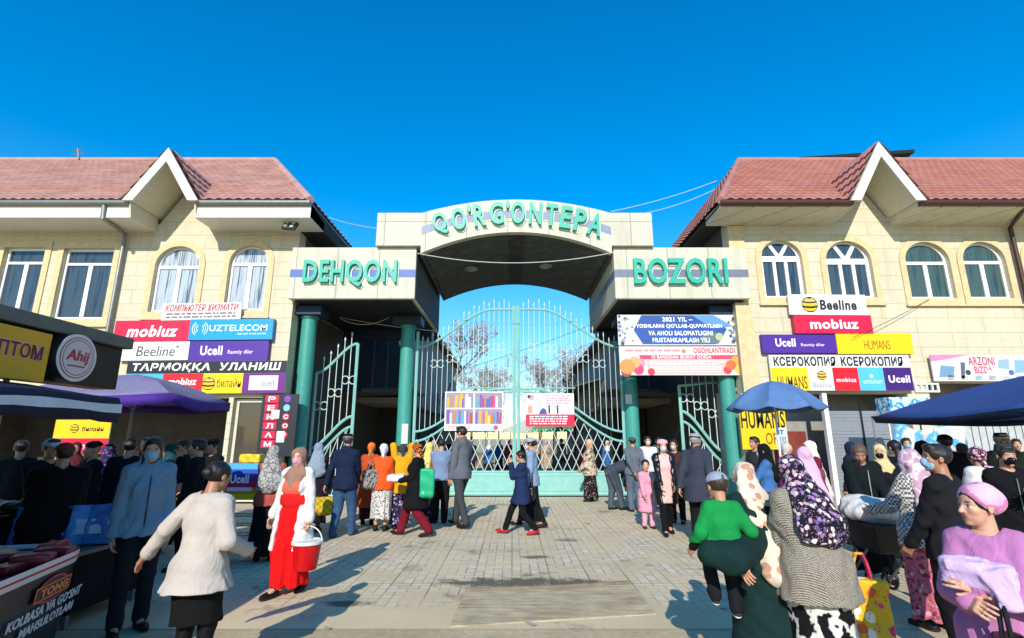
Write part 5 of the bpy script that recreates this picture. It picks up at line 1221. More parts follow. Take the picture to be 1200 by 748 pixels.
# --- crowd in front of the left columns
person('blue shawl', 372, 10.2, 1.62, 10, 'woman in pale blue striped shawl and dark plum coat seen from behind', TP('#20161F', t=.03, hem=.25, flare=.03), None, SK('#15111A', hem=.1), head=HD('shawl', '#9FB0BD', 'stripe', ('#56636E',), 3, back=.68), fat=1.1, ra='low', la='low')
person('yellow bag man', 406, 9.7, 1.78, -8, 'man in dark skullcap, navy jacket and blue jeans carrying a yellow bag', TP('#15203A', t=.028, hem=.46, collar=1), None, TR('#33506F', t=.02), hair=dict(col='#3B3733'), head=HD('doppi', '#16181C', m2=cloth('#8E8B83')), fem=False, fat=1.1, la=(.20, -.03, .475), ra='low', fr=(.06, .09, 0), fl=(-.06, -.08, .01), turn=(6, 0), shoes='#3D4C5C')
person('rust dress', 434, 11.0, 1.62, 5, 'woman in orange headscarf and rust-brown long tunic, leftmost of the orange pair', TP('#B4481F', t=.022, hem=.22, flare=.03), None, SK('#3A1D15', hem=.08, flare=.10), head=HD('kerchief', '#D9742B'), fat=1.1, ra='low', la='low', hair=dict(kind='bun'))
person('orange vest', 449, 10.3, 1.60, 0, 'woman in white headscarf and bright orange jacket over a black and white skirt', TP('#E2531C', t=.024, hem=.47), None, SK('#C9C5BE', 'leopard', ('#1A191B',), 1.2, hem=.14, flare=.115), head=HD('kerchief', '#D9D5D3'), fat=1.15, ra='hold', la='low', hair=dict(kind='bun'))
person('mustard', 471, 10.5, 1.60, 15, 'woman in mustard tunic with lilac sleeves raising her hands to her head', TP('#DB9A16', t=.03, hem=.42, sleeve=0, name='tunic'), TP('#B9A0B4', t=.018), SK('#1D1826', 'floral', ('#7D6A99', '#B9A8C9', '#3A2C4D'), .9, hem=.07, flare=.115), head=HD('kerchief', '#3C4048'), hair=dict(kind='bun'), fat=1.1, ra='up', la='up')
person('black coat', 489, 9.75, 1.64, 84, 'woman striding in long black coat and maroon trousers with an orange and black headscarf', TP('#0D0D0F', t=.03, hem=.30, flare=.03, name='coat'), None, TR('#6E0F22', t=.022, w=.02), head=HD('kerchief', '#C26A28', 'stripe', ('#15100E',), 1.2), hair=dict(kind='bun'), fat=1.1, fr=(.05, .18, 0), fl=(-.05, -.17, .03), ra='hold', la='hold', shoes='#1A1416', turn=(0, 8))
person('yellow scarf', 503, 11.3, 1.62, -25, 'woman in pale yellow headscarf and red top, half hidden behind the black coat', TP('#A92A33', t=.024, hem=.40), None, SK('#1D1A1F', hem=.08), head=HD('hijab', '#D9C76A', back=.7), fat=1.1, ra='hold', la='low')
person('blue sweater', 517, 11.2, 1.70, 3, 'man in blue-grey sweater and black trousers seen from behind at the gate', TP('#7386A6', t=.024, hem=.50), None, TR('#121215', t=.022), hair=dict(col='#17120F'), fem=False, fat=1.12, ra='low', la='low', turn=(0, 12))
person('tall grey', 541, 10.7, 1.95, 48, 'tall dark-haired man walking in grey jacket and charcoal trousers, white papers in hand', TP('#5E6167', t=.026, hem=.47, collar=1), TP('#22242A'), TR('#3A3C40', t=.018), hair=dict(col='#120E0C'), fem=False, fat=.92, mask='#C9CBCB', fr=(.05, .13, 0), fl=(-.05, -.14, .015), la='down', ra='downf', turn=(20, 4), shoes='#1B1B1E')
# --- middle
person('school girl', 611, 9.9, 1.52, 86, 'girl walking in navy coat over black leggings, eating from both hands', TP('#1B2A4C', t=.026, hem=.36, flare=.02, name='coat'), TP('#C9CBD2', t=.012), TR('#0E0E11', t=.012), hair=dict(kind='tail', col='#130E0C'), fr=(.045, .20, .015), fl=(-.045, -.17, .03), ra='mouth', la='mouth', fat=.95, shoes='#B01F2A', turn=(0, 6), group='shoppers crossing before the gate')
person('denim woman', 622, 10.7, 1.72, 80, 'woman in grey hat and white mask, pale blue jacket, black bag on her arm', TP('#7F93AB', t=.028, hem=.46), TP('#C99FB2', t=.02, collar=1), SK('#101013', hem=.08, flare=.12), hair=dict(col='#15100D', kind='bun'), head=HD('beret', '#9FA3A6'), mask='#D9DADB', fr=(.05, .15, 0), fl=(-.05, -.15, .02), la='down', ra='low', group='shoppers crossing before the gate')
person('camo woman', 691, 14.9, 1.68, 70, 'woman in beige camouflage jacket and dark flowered skirt waiting at the right gate leaf', TP('#9B8A74', 'camo', ('#5B4C3B', '#A08C73', '#C7B59A', '#7D6B55'), .8, t=.03, hem=.42), None, SK('#1B1214', 'floral', ('#6B4A46', '#8F7A6E', '#2A1C1D'), .8, hem=.06, flare=.13), head=HD('kerchief', '#C7A58A'), hair=dict(kind='bun'), fat=1.2, ra='low', la='low')
person('stooping', 720, 13.2, 1.72, -72, 'man in slate-grey uniform bending far forward beside the gate', TP('#3C434F', t=.024, hem=.49), None, TR('#4B525E', t=.022), hair=dict(col='#1B1613'), fem=False, lean=68, fr=(.06, .05, 0), fl=(-.06, -.06, 0), ra='down', la='down', fat=1.05, head=HD('cap', '#2F343C'))
person('officer', 742, 12.9, 1.74, 6, 'man in grey uniform and peaked grey cap, back turned, hands behind him', TP('#60666C', t=.026, hem=.49, collar=1), None, TR('#5A6270', t=.022), hair=dict(col='#1B1613'), fem=False, fat=1.1, head=HD('cap', '#4A4F57'), ra='behind', la='behind', turn=(15, 0))
person('white shirt', 760, 13.6, 1.76, 165, 'dark-haired man in white shirt and face mask behind the grey officer', TP('#CFCFD2', t=.02, hem=.5), None, TR('#1A1B20'), hair=dict(col='#120E0C'), mask='#C7CBCE', fem=False, turn=(10, 0))
person('grey hoodie', 773, 14.3, 1.74, 175, 'dark-haired man in grey hooded top behind the pink beret', TP('#4A4E55', t=.024, hem=.49, hood=1), None, TR('#15161A'), hair=dict(col='#120E0C'), mask='#B9BFC4', fem=False)
person('pink girl', 757, 10.6, 1.30, 178, 'small girl in long pink coat', TP('#D893A6', t=.024, hem=.24, flare=.02, name='coat'), None, TR('#D8A6B0', t=.014), hair=dict(kind='tail', col='#17110E'), child=True, ra='low', la='down', shoes='#2B2327', tone='c', group='shoppers leaving the gate')
person('pink beret', 778, 9.9, 1.68, 176, 'woman in pink beret, white mask and black leather coat open over pink tunic', dict(m=mat('#111113', .32, var=.2, bump=.2), t=.034, hem=.32, open=.05, name='coat'), TP('#DDB1A8', t=.016, hem=.33), TR('#0D0D0F', t=.014), hair=dict(kind='long', col='#17100D'), head=HD('beret', '#DDA5A6'), mask='#D9D6D4', fr=(.04, .07, 0), fl=(-.045, -.12, .02), ra='low', la='low', tone='c', group='shoppers leaving the gate')
person('dark hair woman', 791, 11.2, 1.68, 150, 'woman with loose dark hair and brown coat close behind the pink beret', TP('#3A2A25', t=.028, hem=.3), None, TR('#121114'), hair=dict(kind='long', col='#1A100C'), mask='#C9BDB8', ra='hold', group='shoppers leaving the gate')
person('striped cap', 817, 9.1, 1.78, -35, 'elderly man in black and white striped skullcap and long dark grey coat, hands behind', TP('#343844', t=.034, hem=.38, flare=.01, collar=1, name='coat'), None, TR('#101114', t=.022), hair=dict(col='#8B8682'), head=HD('doppi', '#C9C7C2', 'stripe', ('#15151A',), 2.4, m2=cloth('#1A1A1E')), fem=False, fat=1.15, ra='downb', la='downb', turn=(-15, 0), group='shoppers leaving the gate')
# --- right crowd
DG = '#0F2A28'
person('green coat', 892, 4.0, 1.55, 14, 'woman in cream flowered shawl and long dark green coat carrying a boy on her hip', TP(DG, t=.030, hem=.12, flare=.05, name='coat', fold=.004, extra=((( XatZ(886, 4.0, .9), 3.95, 1.0), (XatZ(862, 3.62, .9), 3.64, .93), .095), ((XatZ(862, 3.62, .9), 3.64, .93), (XatZ(834, 3.66, .9), 3.67, .96), .08))), None, SK('#0D1F1E', hem=.05), head=HD('shawl', '#D3C4AF', 'leopard', ('#B98A72',), .5, back=.50), fat=1.22, lean=16, ra='low', la=(.24, -.17, .545), lel=(-.8, -.6, -.4), turn=(-22, 14), group='shoppers on the right')
person('floral scarf', 948, 3.75, 1.60, 8, 'stout woman in flowered headscarf, black and white knitted cardigan, boldly patterned skirt', TP('#26221E', 'knit', ('#B7AD9A',), 1.0, t=.036, hem=.42, flare=.015, name='cardigan', fold=.005), None, SK('#0E0E10', 'splash', ('#CFCBC4',), .8, hem=.06, flare=.14, n=5), head=HD('shawl', '#171520', 'floral', ('#C9B4B4', '#8F6FA0', '#D9CFC9', '#5A4D78', '#B98FA0'), 1.15, back=.69), fat=1.28, lean=13, ra='low', la='low', turn=(-5, 10), hair=dict(kind='bun'), group='shoppers on the right')
person('lilac scarf', 947, 6.3, 1.60, -10, 'woman in plain lilac headscarf half hidden behind the flowered headscarf', TP('#7A3A50', t=.03, hem=.3), None, SK('#2A1A26', hem=.08), head=HD('shawl', '#D0A9C0', back=.62), fat=1.1, ra='low', la='low', group='shoppers on the right')
person('denim hijab', 899, 8.3, 1.62, 60, 'woman in black headscarf and blue denim jacket holding a child up', TP('#3D6A9C', t=.028, hem=.44), None, SK('#121216', hem=.08), head=HD('hijab', '#0D0D10', back=.7), mask='#B9C4CC', ra='front', la='front', turn=(0, 5), group='shoppers on the right')
person('red bundle', 879, 8.7, 1.30, 95, 'child in white and red knitted hat and crimson coat beside the denim jacket', TP('#9B1F38', t=.03, hem=.35), None, TR('#2A2026'), head=HD('beret', '#C9B7B5', 'floral', ('#B3213A', '#D9D0CC'), 1.5), child=True, z0=0.0, ra='low', la='low', hair=dict(kind='bun'), group='shoppers on the right')
person('behind banner', 887, 10.2, 1.74, 110, 'dark-haired man in dark jacket standing before the yellow banner', TP('#2A2B30', t=.026), None, TR('#15161A'), hair=dict(col='#1D1613'), fem=False, ra='low', group='shoppers on the right')
person('cream hijab', 953, 8.6, 1.66, 85, 'woman in long cream headscarf falling down her back and a maroon dress', TP('#6B1D30', t=.028, hem=.2), None, SK('#4A1422', hem=.06), head=HD('shawl', '#D9CDBD', back=.50), mask='#E0906F', fat=1.1, ra='hold', la='hold', group='shoppers on the right')
person('velvet', 1012, 6.8, 1.66, 168, 'woman with brown hair bun in black velvet jacket with teal trim, looking down', TP('#0C1416', t=.034, hem=.40, zip='#B9B6A8'), TP('#0E5A58', t=.016), SK('#0D0C0F', hem=.08), hair=dict(kind='bun', col='#5B4333'), fat=1.15, ra=(.09, .20, .50), la=(.09, .20, .50), turn=(-18, 32), tone='b', group='shoppers on the right')
person('straw scarf', 1036, 7.6, 1.62, 140, 'woman in straw-yellow headscarf and black face mask', TP('#14141A', t=.03, hem=.3), None, SK('#101014', hem=.08), head=HD('hijab', '#CDB987'), mask='#111114', group='shoppers on the right')
person('curly', 1053, 8.2, 1.68, 10, 'woman with dark curly hair and black coat seen from behind', TP('#0D0D10', t=.034, hem=.2), None, SK('#0D0D10', hem=.08), hair=dict(kind='long', col='#160F0D'), fat=1.1, group='shoppers on the right')
person('black hood', 1086, 8.3, 1.66, 0, 'person in black hood seen from behind, next to the broad black back', TP('#0B0B0D', t=.034, hem=.3), None, TR('#0B0B0D'), head=HD('hood', '#0D0D0F'), fem=False, group='shoppers on the right')
person('broad back', 1114, 7.9, 1.76, -8, 'broad man in black cap and black jacket seen from behind under the navy parasol', TP('#08080A', t=.04, hem=.45), None, TR('#0A0A0C'), hair=dict(col='#100C0B'), head=HD('cap', '#0A0A0C'), fem=False, fat=1.35, group='shoppers on the right')
person('houndstooth', 1075, 5.2, 1.60, 12, 'woman in dusty pink headscarf, grey houndstooth jacket and pink flowered skirt', TP('#C7C3BB', 'check', ('#55534F',), .75, t=.034, hem=.45, name='jacket'), None, SK('#B9606F', 'floral', ('#D99AA5', '#8F2F46', '#C77A6A', '#7A4A55'), 1.1, hem=.06, flare=.12), head=HD('shawl', '#B792A0', 'splash', ('#D9C3CC',), 1.4, back=.64), fat=1.15, ra='low', la=(.12, .22, .62), turn=(20, 5), group='shoppers on the right')
person('black shirt', 1108, 4.35, 1.66, 30, 'man in black shirt and pale blue face mask, cropped hair, half turned away', TP('#17171A', t=.024, hem=.47, collar=0), None, TR('#101013', t=.02), hair=dict(col='#1C1512'), mask='#8FB6CE', fem=False, fat=1.08, ra='down', la='low', turn=(42, -2), tone='b', group='shoppers on the right')
person('pink turban', 1166, 2.75, 1.47, 128, 'woman in pink and white turban and lilac cardigan, arms folded over a lilac cloth', TP('#B474A3', t=.016, hem=.42, name='cardigan', fold=.0036), TP('#D58FA8', t=.012), SK('#3A2A3A', hem=.1), hair=dict(kind='bun', col='#1A110D'), head=HD('turban', '#DDB0C4', 'splash', ('#CF7FA8',), 1.2, fold=.006), fat=.95, la=(-.01, .19, .70), ra=(.03, .20, .655), turn=(-42, 0), tone='c', curl=(.5, .5), palm=((0, -1, -.3), (0, -1, -.3)), group='shoppers on the right', rel=(.7, -.5, -.8), lel=(-.7, -.5, -.8))
person('plum scarf', 1152, 6.6, 1.60, 5, 'woman in plum headscarf with pink pattern and white quilted coat', TP('#CFCDCC', t=.036, hem=.35), None, SK('#1F161C', hem=.08), head=HD('kerchief', '#3A1A28', 'floral', ('#C97A98', '#D9B0BF'), 1.3), hair=dict(kind='bun'), fat=1.1, ra='low', la='low', group='shoppers on the right')
person('old man', 1181, 8.0, 1.78, 172, 'old man in black and white skullcap and grey-green coat facing the street', TP('#4F564E', t=.034, hem=.35, collar=1), TP('#2A2C2B'), TR('#1C1D1F'), hair=dict(col='#9A968F'), head=HD('doppi', '#15161A', m2=cloth('#C9C7C0')), fem=False, fat=1.1, tone='b', group='shoppers on the right')
person('black mask', 1186, 5.6, 1.64, 160, 'young man in dark cap and black face mask with one hand raised, black jacket', TP('#0C0C0F', t=.03, hem=.45, zip='#8A8A8C'), None, TR('#0E0E12'), hair=dict(col='#120D0B'), head=HD('doppi', '#2F3A36'), mask='#0D0D10', fem=False, la=(.02, .16, .70), turn=(10, 4), group='shoppers on the right')
person('boy', 846, 3.78, 1.0, -6, 'small boy in grey cap and bright green top, carried on one hip', TP('#12853F', t=.022, hem=.56, sleeve=.45, name='top', fold=.003), TP('#0E0E10', t=.012, sleeve=.97, hem=.46), TR('#15181C', t=.016, whitesole=1), hair=dict(col='#3A2A20'), head=HD('cap', '#8E97A6'), fem=False, fat=.95, child=1.42, fr=(.08, .12, .05), fl=(-.05, .15, .12), ra=(.20, .12, .60), la=(.20, .05, .50), turn=(12, 10), z0=.46, shoes='#2A2B30', group='shoppers on the right')
# --- under the left awning, in its shade
LS = 'traders in the shade of the left stall'
person('vendor', 52, 6.3, 1.70, -120, 'trader in pale flat cap and dark jacket under the left awning', TP('#14151A', t=.03), None, TR('#101114'), hair=dict(col='#1A1512'), head=HD('cap', '#B9B6B0'), fem=False, ra='low', group=LS)
person('brown cap', 66, 5.5, 1.66, 35, 'heavy figure in red-brown cap and black coat seen from behind at the left counter', TP('#0B0B0D', t=.036, hem=.3), None, TR('#0B0B0D'), head=HD('cap', '#7A3A34'), hair=dict(col='#1A1512'), fem=False, fat=1.4, lean=6, ra='hold', la='hold', group=LS)
person('black cap', 103, 7.3, 1.66, 150, 'man in black knitted cap and black jacket facing out from the left stall', TP('#101116', t=.03), None, TR('#0C0C0F'), head=HD('beret', '#0D0D10'), fem=False, ra='hold', la='low', group=LS)
person('patterned', 122, 8.2, 1.62, 60, 'woman in purple patterned headscarf behind the left stall', TP('#1A1522', t=.03, hem=.3), None, SK('#121016', hem=.08), head=HD('shawl', '#3B2F5A', 'floral', ('#7A6BA8', '#2A2340'), 1.2), group=LS)
person('shade man', 147, 7.6, 1.70, 20, 'man in dark navy coat half hidden behind the grey-blue jacket', TP('#10131C', t=.034, hem=.3), None, TR('#0D0E12'), hair=dict(col='#15100E'), fem=False, fat=1.2, group=LS)
person('phone man', 228, 7.4, 1.70, 110, 'dark-haired man in black holding a hand to his face behind the ivory jacket', TP('#0C0C10', t=.03), None, TR('#0C0C10'), hair=dict(col='#110D0B'), fem=False, ra='mouth', la='down', group=LS)
person('dark cap', 246, 8.6, 1.70, 160, 'man in dark cap and black coat in the shop doorway shade', TP('#0E0F14', t=.034, hem=.3), None, TR('#0C0C10'), hair=dict(col='#15110F'), head=HD('cap', '#15161C'), fem=False, group=LS)
person('grey cap', 211, 9.4, 1.68, 150, 'man in grey cap standing far back in the left shop shade', TP('#23252C', t=.03), None, TR('#15161A'), hair=dict(col='#15110F'), head=HD('cap', '#3C4048'), fem=False, group=LS)
RG = 'shoppers on the right'
person('r1', 1000, 9.8, 1.64, 20, 'woman in navy headscarf and dark coat behind the velvet jacket', TP('#1A1D2A', t=.03, hem=.3), None, SK('#111218', hem=.08), head=HD('hijab', '#1F2740', back=.7), group=RG)
person('r2', 1066, 10.2, 1.72, 160, 'man in charcoal jacket and blue mask before the white hung sheet', TP('#2B2D33', t=.03), None, TR('#15161A'), hair=dict(col='#120E0C'), mask='#86B0C8', fem=False, group=RG)
person('r3', 1132, 9.6, 1.62, -20, 'woman in brown headscarf under the navy parasol', TP('#2A1E1C', t=.03, hem=.3), None, SK('#15100F', hem=.08), head=HD('shawl', '#4A332B'), group=RG)
person('r4', 1196, 10.4, 1.70, 150, 'man in dark blue jacket before the ribbed door at the right edge', TP('#1A2238', t=.03), None, TR('#101116'), hair=dict(col='#15110F'), fem=False, group=RG)
person('r5', 925, 9.6, 1.62, -60, 'woman in magenta coat beside the long cream headscarf', TP('#7A2350', t=.03, hem=.3), None, SK('#1A1218', hem=.08), head=HD('kerchief', '#C9B9A8'), hair=dict(kind='bun'), group=RG)
person('l1', 18, 7.6, 1.68, 40, 'man in dark green jacket at the far left edge under the awning', TP('#16201C', t=.03), None, TR('#0E0F12'), hair=dict(col='#15110F'), fem=False, group=LS)
person('l2', 84, 9.4, 1.64, -150, 'woman in wine-red headscarf in the shade before the yellow poster', TP('#1D161B', t=.03, hem=.3), None, SK('#111014', hem=.08), head=HD('hijab', '#5A1E2C'), group=LS)
person('l3', 168, 9.8, 1.72, 170, 'man in brown leather jacket far back under the purple parasol', TP('#2E2019', t=.03), None, TR('#121215'), hair=dict(col='#15110F'), fem=False, group=LS)
person('l4', 196, 8.4, 1.62, 120, 'woman in teal headscarf between the jacket man and the dark caps', TP('#141A1E', t=.03, hem=.3), None, SK('#0E1013', hem=.08), head=HD('hijab', '#1F4A50'), group=LS)
# --- the crowd seen through the gate: a few figures built once, then repeated
BG = 'people inside the market beyond the gate'
pv = [person('market a', 552, 21, 1.70, 170, 'figure in dark jacket behind the lattice under the books poster', TP('#22242C', t=.03), None, TR('#15161A'), hair=dict(col='#120E0C'), fem=False, group=BG, vs=1.3),
      person('market b', 573, 23, 1.62, 150, 'figure in blue top and white scarf behind the lattice', TP('#2F5F9C', t=.03, hem=.4), None, SK('#1D1A22', hem=.08), head=HD('hijab', '#CFCBC6'), group=BG, vs=1.3),
      person('market c', 596, 26, 1.64, 10, 'figure in crimson coat behind the gate post', TP('#8F2733', t=.03, hem=.3), None, SK('#2A1A1E', hem=.08), head=HD('kerchief', '#A07A8A'), group=BG, vs=1.3),
      person('market d', 640, 22, 1.64, 185, 'figure in beige coat behind the lattice under the red notice', TP('#A8937A', t=.03, hem=.3), None, TR('#1A1A1E'), head=HD('hijab', '#B9A0A8'), group=BG, vs=1.3)]
WORDS = ('far left of the lattice', 'just right of the books poster', 'in the gap by the gate post', 'deep inside the lane', 'under the red notice edge', 'by the right hinge', 'beside the dark shelter', 'close to the left hinge')
KD = ('dark-jacketed', 'blue-topped', 'crimson-coated', 'beige-coated')
for i, (px, y) in enumerate(((529, 24), (585, 28), (612, 31), (630, 34), (658, 25), (712, 20.5), (681, 27), (508, 20.5))):
    c = copy_tree(pv[i % 4].o); c.location = (XatZ(px, y, 1.2), y, 0); c.rotation_euler.z = R((170, 10, 140, -160, 30, 190, 60, 0)[i])
    c['label'] = KD[i % 4] + ' figure seen through the gate ' + WORDS[i]
print('people', len(PEOPLE), round(_t.time() - _t0, 1), 's')
# ================================================================ PARASOLS, STALLS, GOODS, BAGS
def parasol(name, label, px, Y, r, zr, za, n, col, rot=0., val=.0, vcol=None, sag=.10, lean=0., base=True, group='market parasols', bulge=.12):
    x = XatZ(px, Y, zr); t = thing(name, label, 'parasol', (x, Y, 0), R(rot), group)
    sub = 6; m = 8; N = n * sub; vs = []; fs = []
    for j in range(m + 1):
        q = j / m
        for i in range(N):
            a = 2 * math.pi * i / N; k = (i % sub) / sub; e = math.sin(math.pi * k); sec = math.pi / n; loc_ = (a % (2 * sec)) - sec
            rad = r * q * (math.cos(sec) / math.cos(loc_)) * (1 - .03 * e * q * (n > 5))
            z = za + (zr - za) * (q ** 1.0) + bulge * math.sin(math.pi * q) * (1 if n > 5 else .5) - sag * e * q * (1 - .35 * q); vs.append((rad * math.cos(a), rad * math.sin(a), z))
    for j in range(m):
        for i in range(N): fs.append((j * N + i, j * N + (i + 1) % N, (j + 1) * N + (i + 1) % N, (j + 1) * N + i))
    b = MB(); b.add(vs, fs); o = b.build('canopy', cloth(col, rough=.75), t, True, True); md = o.modifiers.new('s', 'SOLIDIFY'); md.thickness = .008
    if val:
        b = MB(); v2 = []; rnd = random.Random(3)
        for dz in (0, -val):
            for i in range(N):
                v = vs[m * N + i]; k = 1.01 + (.02 if dz else 0) * math.sin(i * 1.9); v2.append((v[0] * k, v[1] * k, v[2] + .01 + dz * (1 + .10 * math.sin(i * 1.3))))
        b.add(v2, [(i, (i + 1) % N, N + (i + 1) % N, N + i) for i in range(N)]); o = b.build('valance', cloth(vcol or col, rough=.75), t, True, True); md = o.modifiers.new('s', 'SOLIDIFY'); md.thickness = .006
    b = MB(); b.tube([(math.sin(R(lean)) * -za * .9, 0, 0.02), (0, 0, za - .02)], .022, 8); b.build('pole', M_pvc if n > 5 else M_grey, t, True, True)
    for i in range(n):
        a = 2 * math.pi * i / n; e = vs[m * N + i * sub]; b = MB(); b.tube([(0, 0, za - .06), (e[0] * .5, e[1] * .5, vs[4 * N + i * sub][2] - .03), (e[0] * .98, e[1] * .98, e[2] - .02)], .009, 5); s_ = b.build('rib', M_grey, t, True, True)
        b = MB(); b.tube([(0, 0, za - .55), (e[0] * .5, e[1] * .5, vs[4 * N + i * sub][2] - .04)], .008, 5); b.build('strut', M_grey, s_, True, True)
    if base: b = MB(); b.lathe([(.24, 0.004), (.24, .07), (.05, .10), (.04, .3)], (math.sin(R(lean)) * -za * .9, 0, 0), 16); b.build('base', mat('#4A4A48', .8), t, True, True)
    return t
parasol('parasol', 'faded blue round parasol before the yellow banner on the right', 908, 10.6, .95, 2.30, 2.86, 8, '#54749F', 12, sag=.10)
parasol('parasol', 'big navy blue square parasol over the right crowd', 1248, 7.3, 2.3, 2.06, 2.66, 4, '#284782', 40, .10, '#101A30', sag=.12)
parasol('parasol', 'purple and grey square parasol in front of the left shop', 158, 8.2, 1.45, 2.32, 2.70, 4, '#7C7590', 52, .16, '#4A2C86', sag=.08)

# ---- the dark kiosk with its lit-coloured fascia at the left edge
def kiosk():
    t = thing('kiosk', 'dark market kiosk with grey flat roof, yellow wholesale sign and dark blue awning', 'kiosk', (-5.4, 2.6, 0))
    xf = -4.0; y0, y1 = -3.2, 5.42; zb, zt = 2.20, 2.63  # unseen run behind the camera, added so roof and awning shade the tub
    b = MB(); b.box(-7.4, xf + .07, y0, y1 + .05, zt + .005, zt + .125); b.build('roof', mat('#6B6A5E', .7, var=.15), t, bev=.01)
    b = MB(); b.box(xf - .25, xf, y0, y1, zb, zt); b.build('fascia', mat('#0B0B0C', .35), t, bev=.008)
    b = MB(); b.box(-7.4, -7.3, y0, y1, 0, zt); b.build('back_wall', mat('#15161A', .7), t)
    b = MB(); b.box(-7.3, -4.3, y0, y0 + .08, 0, zt); b.build('end_wall', mat('#15161A', .7), t)
    for y in (y0 + .5, .4, 4.35): b = MB(); b.cyl((xf - .12, y, 0), (xf - .12, y, zb), .022, n=8); b.build('post', M_grey, t)
    b = MB(); b.box(xf + .004, xf + .09, 1.2, 4.47, zb - .03, zt - .03); b.build('sign_box', mat('#E0A31C', .4, var=.12, scale=1.5), t, bev=.01)
    b = MB(); b.text('ОПТОМ', (xf + .09, 3.90, 2.355), (0, 1, 0), (0, 0, 1), .50, .125, .006, .03); b.build('lettering', smat('#7A1238'), t)
    b = MB(); b.text('ОПТОМ', (xf + .09, 3.895, 2.348), (0, 1, 0), (0, 0, 1), .51, .14, .003, .07); b.build('lettering_back', smat('#E3C0A8'), t)
    def ring(r0, x, c, nm, d=.004):
        b = MB(); b.prism([(x, 4.72 + r0 * math.cos(i * math.pi / 16), 2.43 + r0 * math.sin(i * math.pi / 16)) for i in range(32)], (d, 0, 0)); return b.build(nm, smat(c), t)
    ring(.225, xf + .002, '#2A2A2A', 'logo_box', .12); ring(.22, xf + .123, '#DCD2CB', 'logo_face')
    for r0, c in ((.19, '#B9505A'), (.18, '#DCD2CB'), (.165, '#3A3038'), (.158, '#D9C4BC')): ring(r0, xf + .128 + (.2 - r0) * .05, c, 'logo_ring', .003)
    b = MB(); b.text('Ahij', (xf + .135, 4.595, 2.37), (0, 1, 0), (0, 0, 1), .25, .13, .004, .02, .15); b.build('lettering', smat('#C0203A'), t)
    b = MB(); b.box(xf + .134, xf + .137, 4.62, 4.81, 2.345, 2.357); b.build('small_print', smat('#7A4A50'), t)
    # awning
    vs = []; fs = []; N = 40
    prof = [(-4.03, 2.16), (-3.75, 2.11), (-3.45, 2.06), (-3.22, 2.03), (-3.20, 1.98), (-3.195, 1.83)]
    for j in range(N + 1):
        y = y0 + (4.45 - y0) * j / N; w_ = .012 * math.sin(j * 1.1) + .02 * math.sin(j * .37)
        for k, (x, z) in enumerate(prof): vs.append((x + w_ * k * .15, y, z + w_ * (k / 5) + (.02 * math.sin(j * 1.7) if k == 5 else 0)))
    m = len(prof)
    for j in range(N):
        for k in range(m - 1): fs.append((j * m + k, (j + 1) * m + k, (j + 1) * m + k + 1, j * m + k + 1))
    b = MB(); b.add(vs, fs); o = b.build('awning', cloth('#16233A', rough=.7), t, True); md = o.modifiers.new('s', 'SOLIDIFY'); md.thickness = .008
    v2 = []
    for j in range(N + 1):
        a, c = Vector(vs[j * m + 4]), Vector(vs[j * m + 5]); v2 += [a.lerp(c, .05) + Vector((.012, 0, 0)), a.lerp(c, .50) + Vector((.012, 0, 0))]
    b = MB(); b.add(v2, [(2 * j, 2 * j + 2, 2 * j + 3, 2 * j + 1) for j in range(N)]); b.build('awning_stripe', cloth('#C9CCD2'), t)
    for y in (y0 + .3, .8, 4.3): b = MB(); b.tube([(xf - .1, y, 1.9), (-3.22, y, 2.0)], .014, 6); b.build('awning_arm', M_grey, t)
_k = [o for o in bpy.data.objects if o.name == 'kiosk'][0] if kiosk() is None else None; _k.location.x -= .17
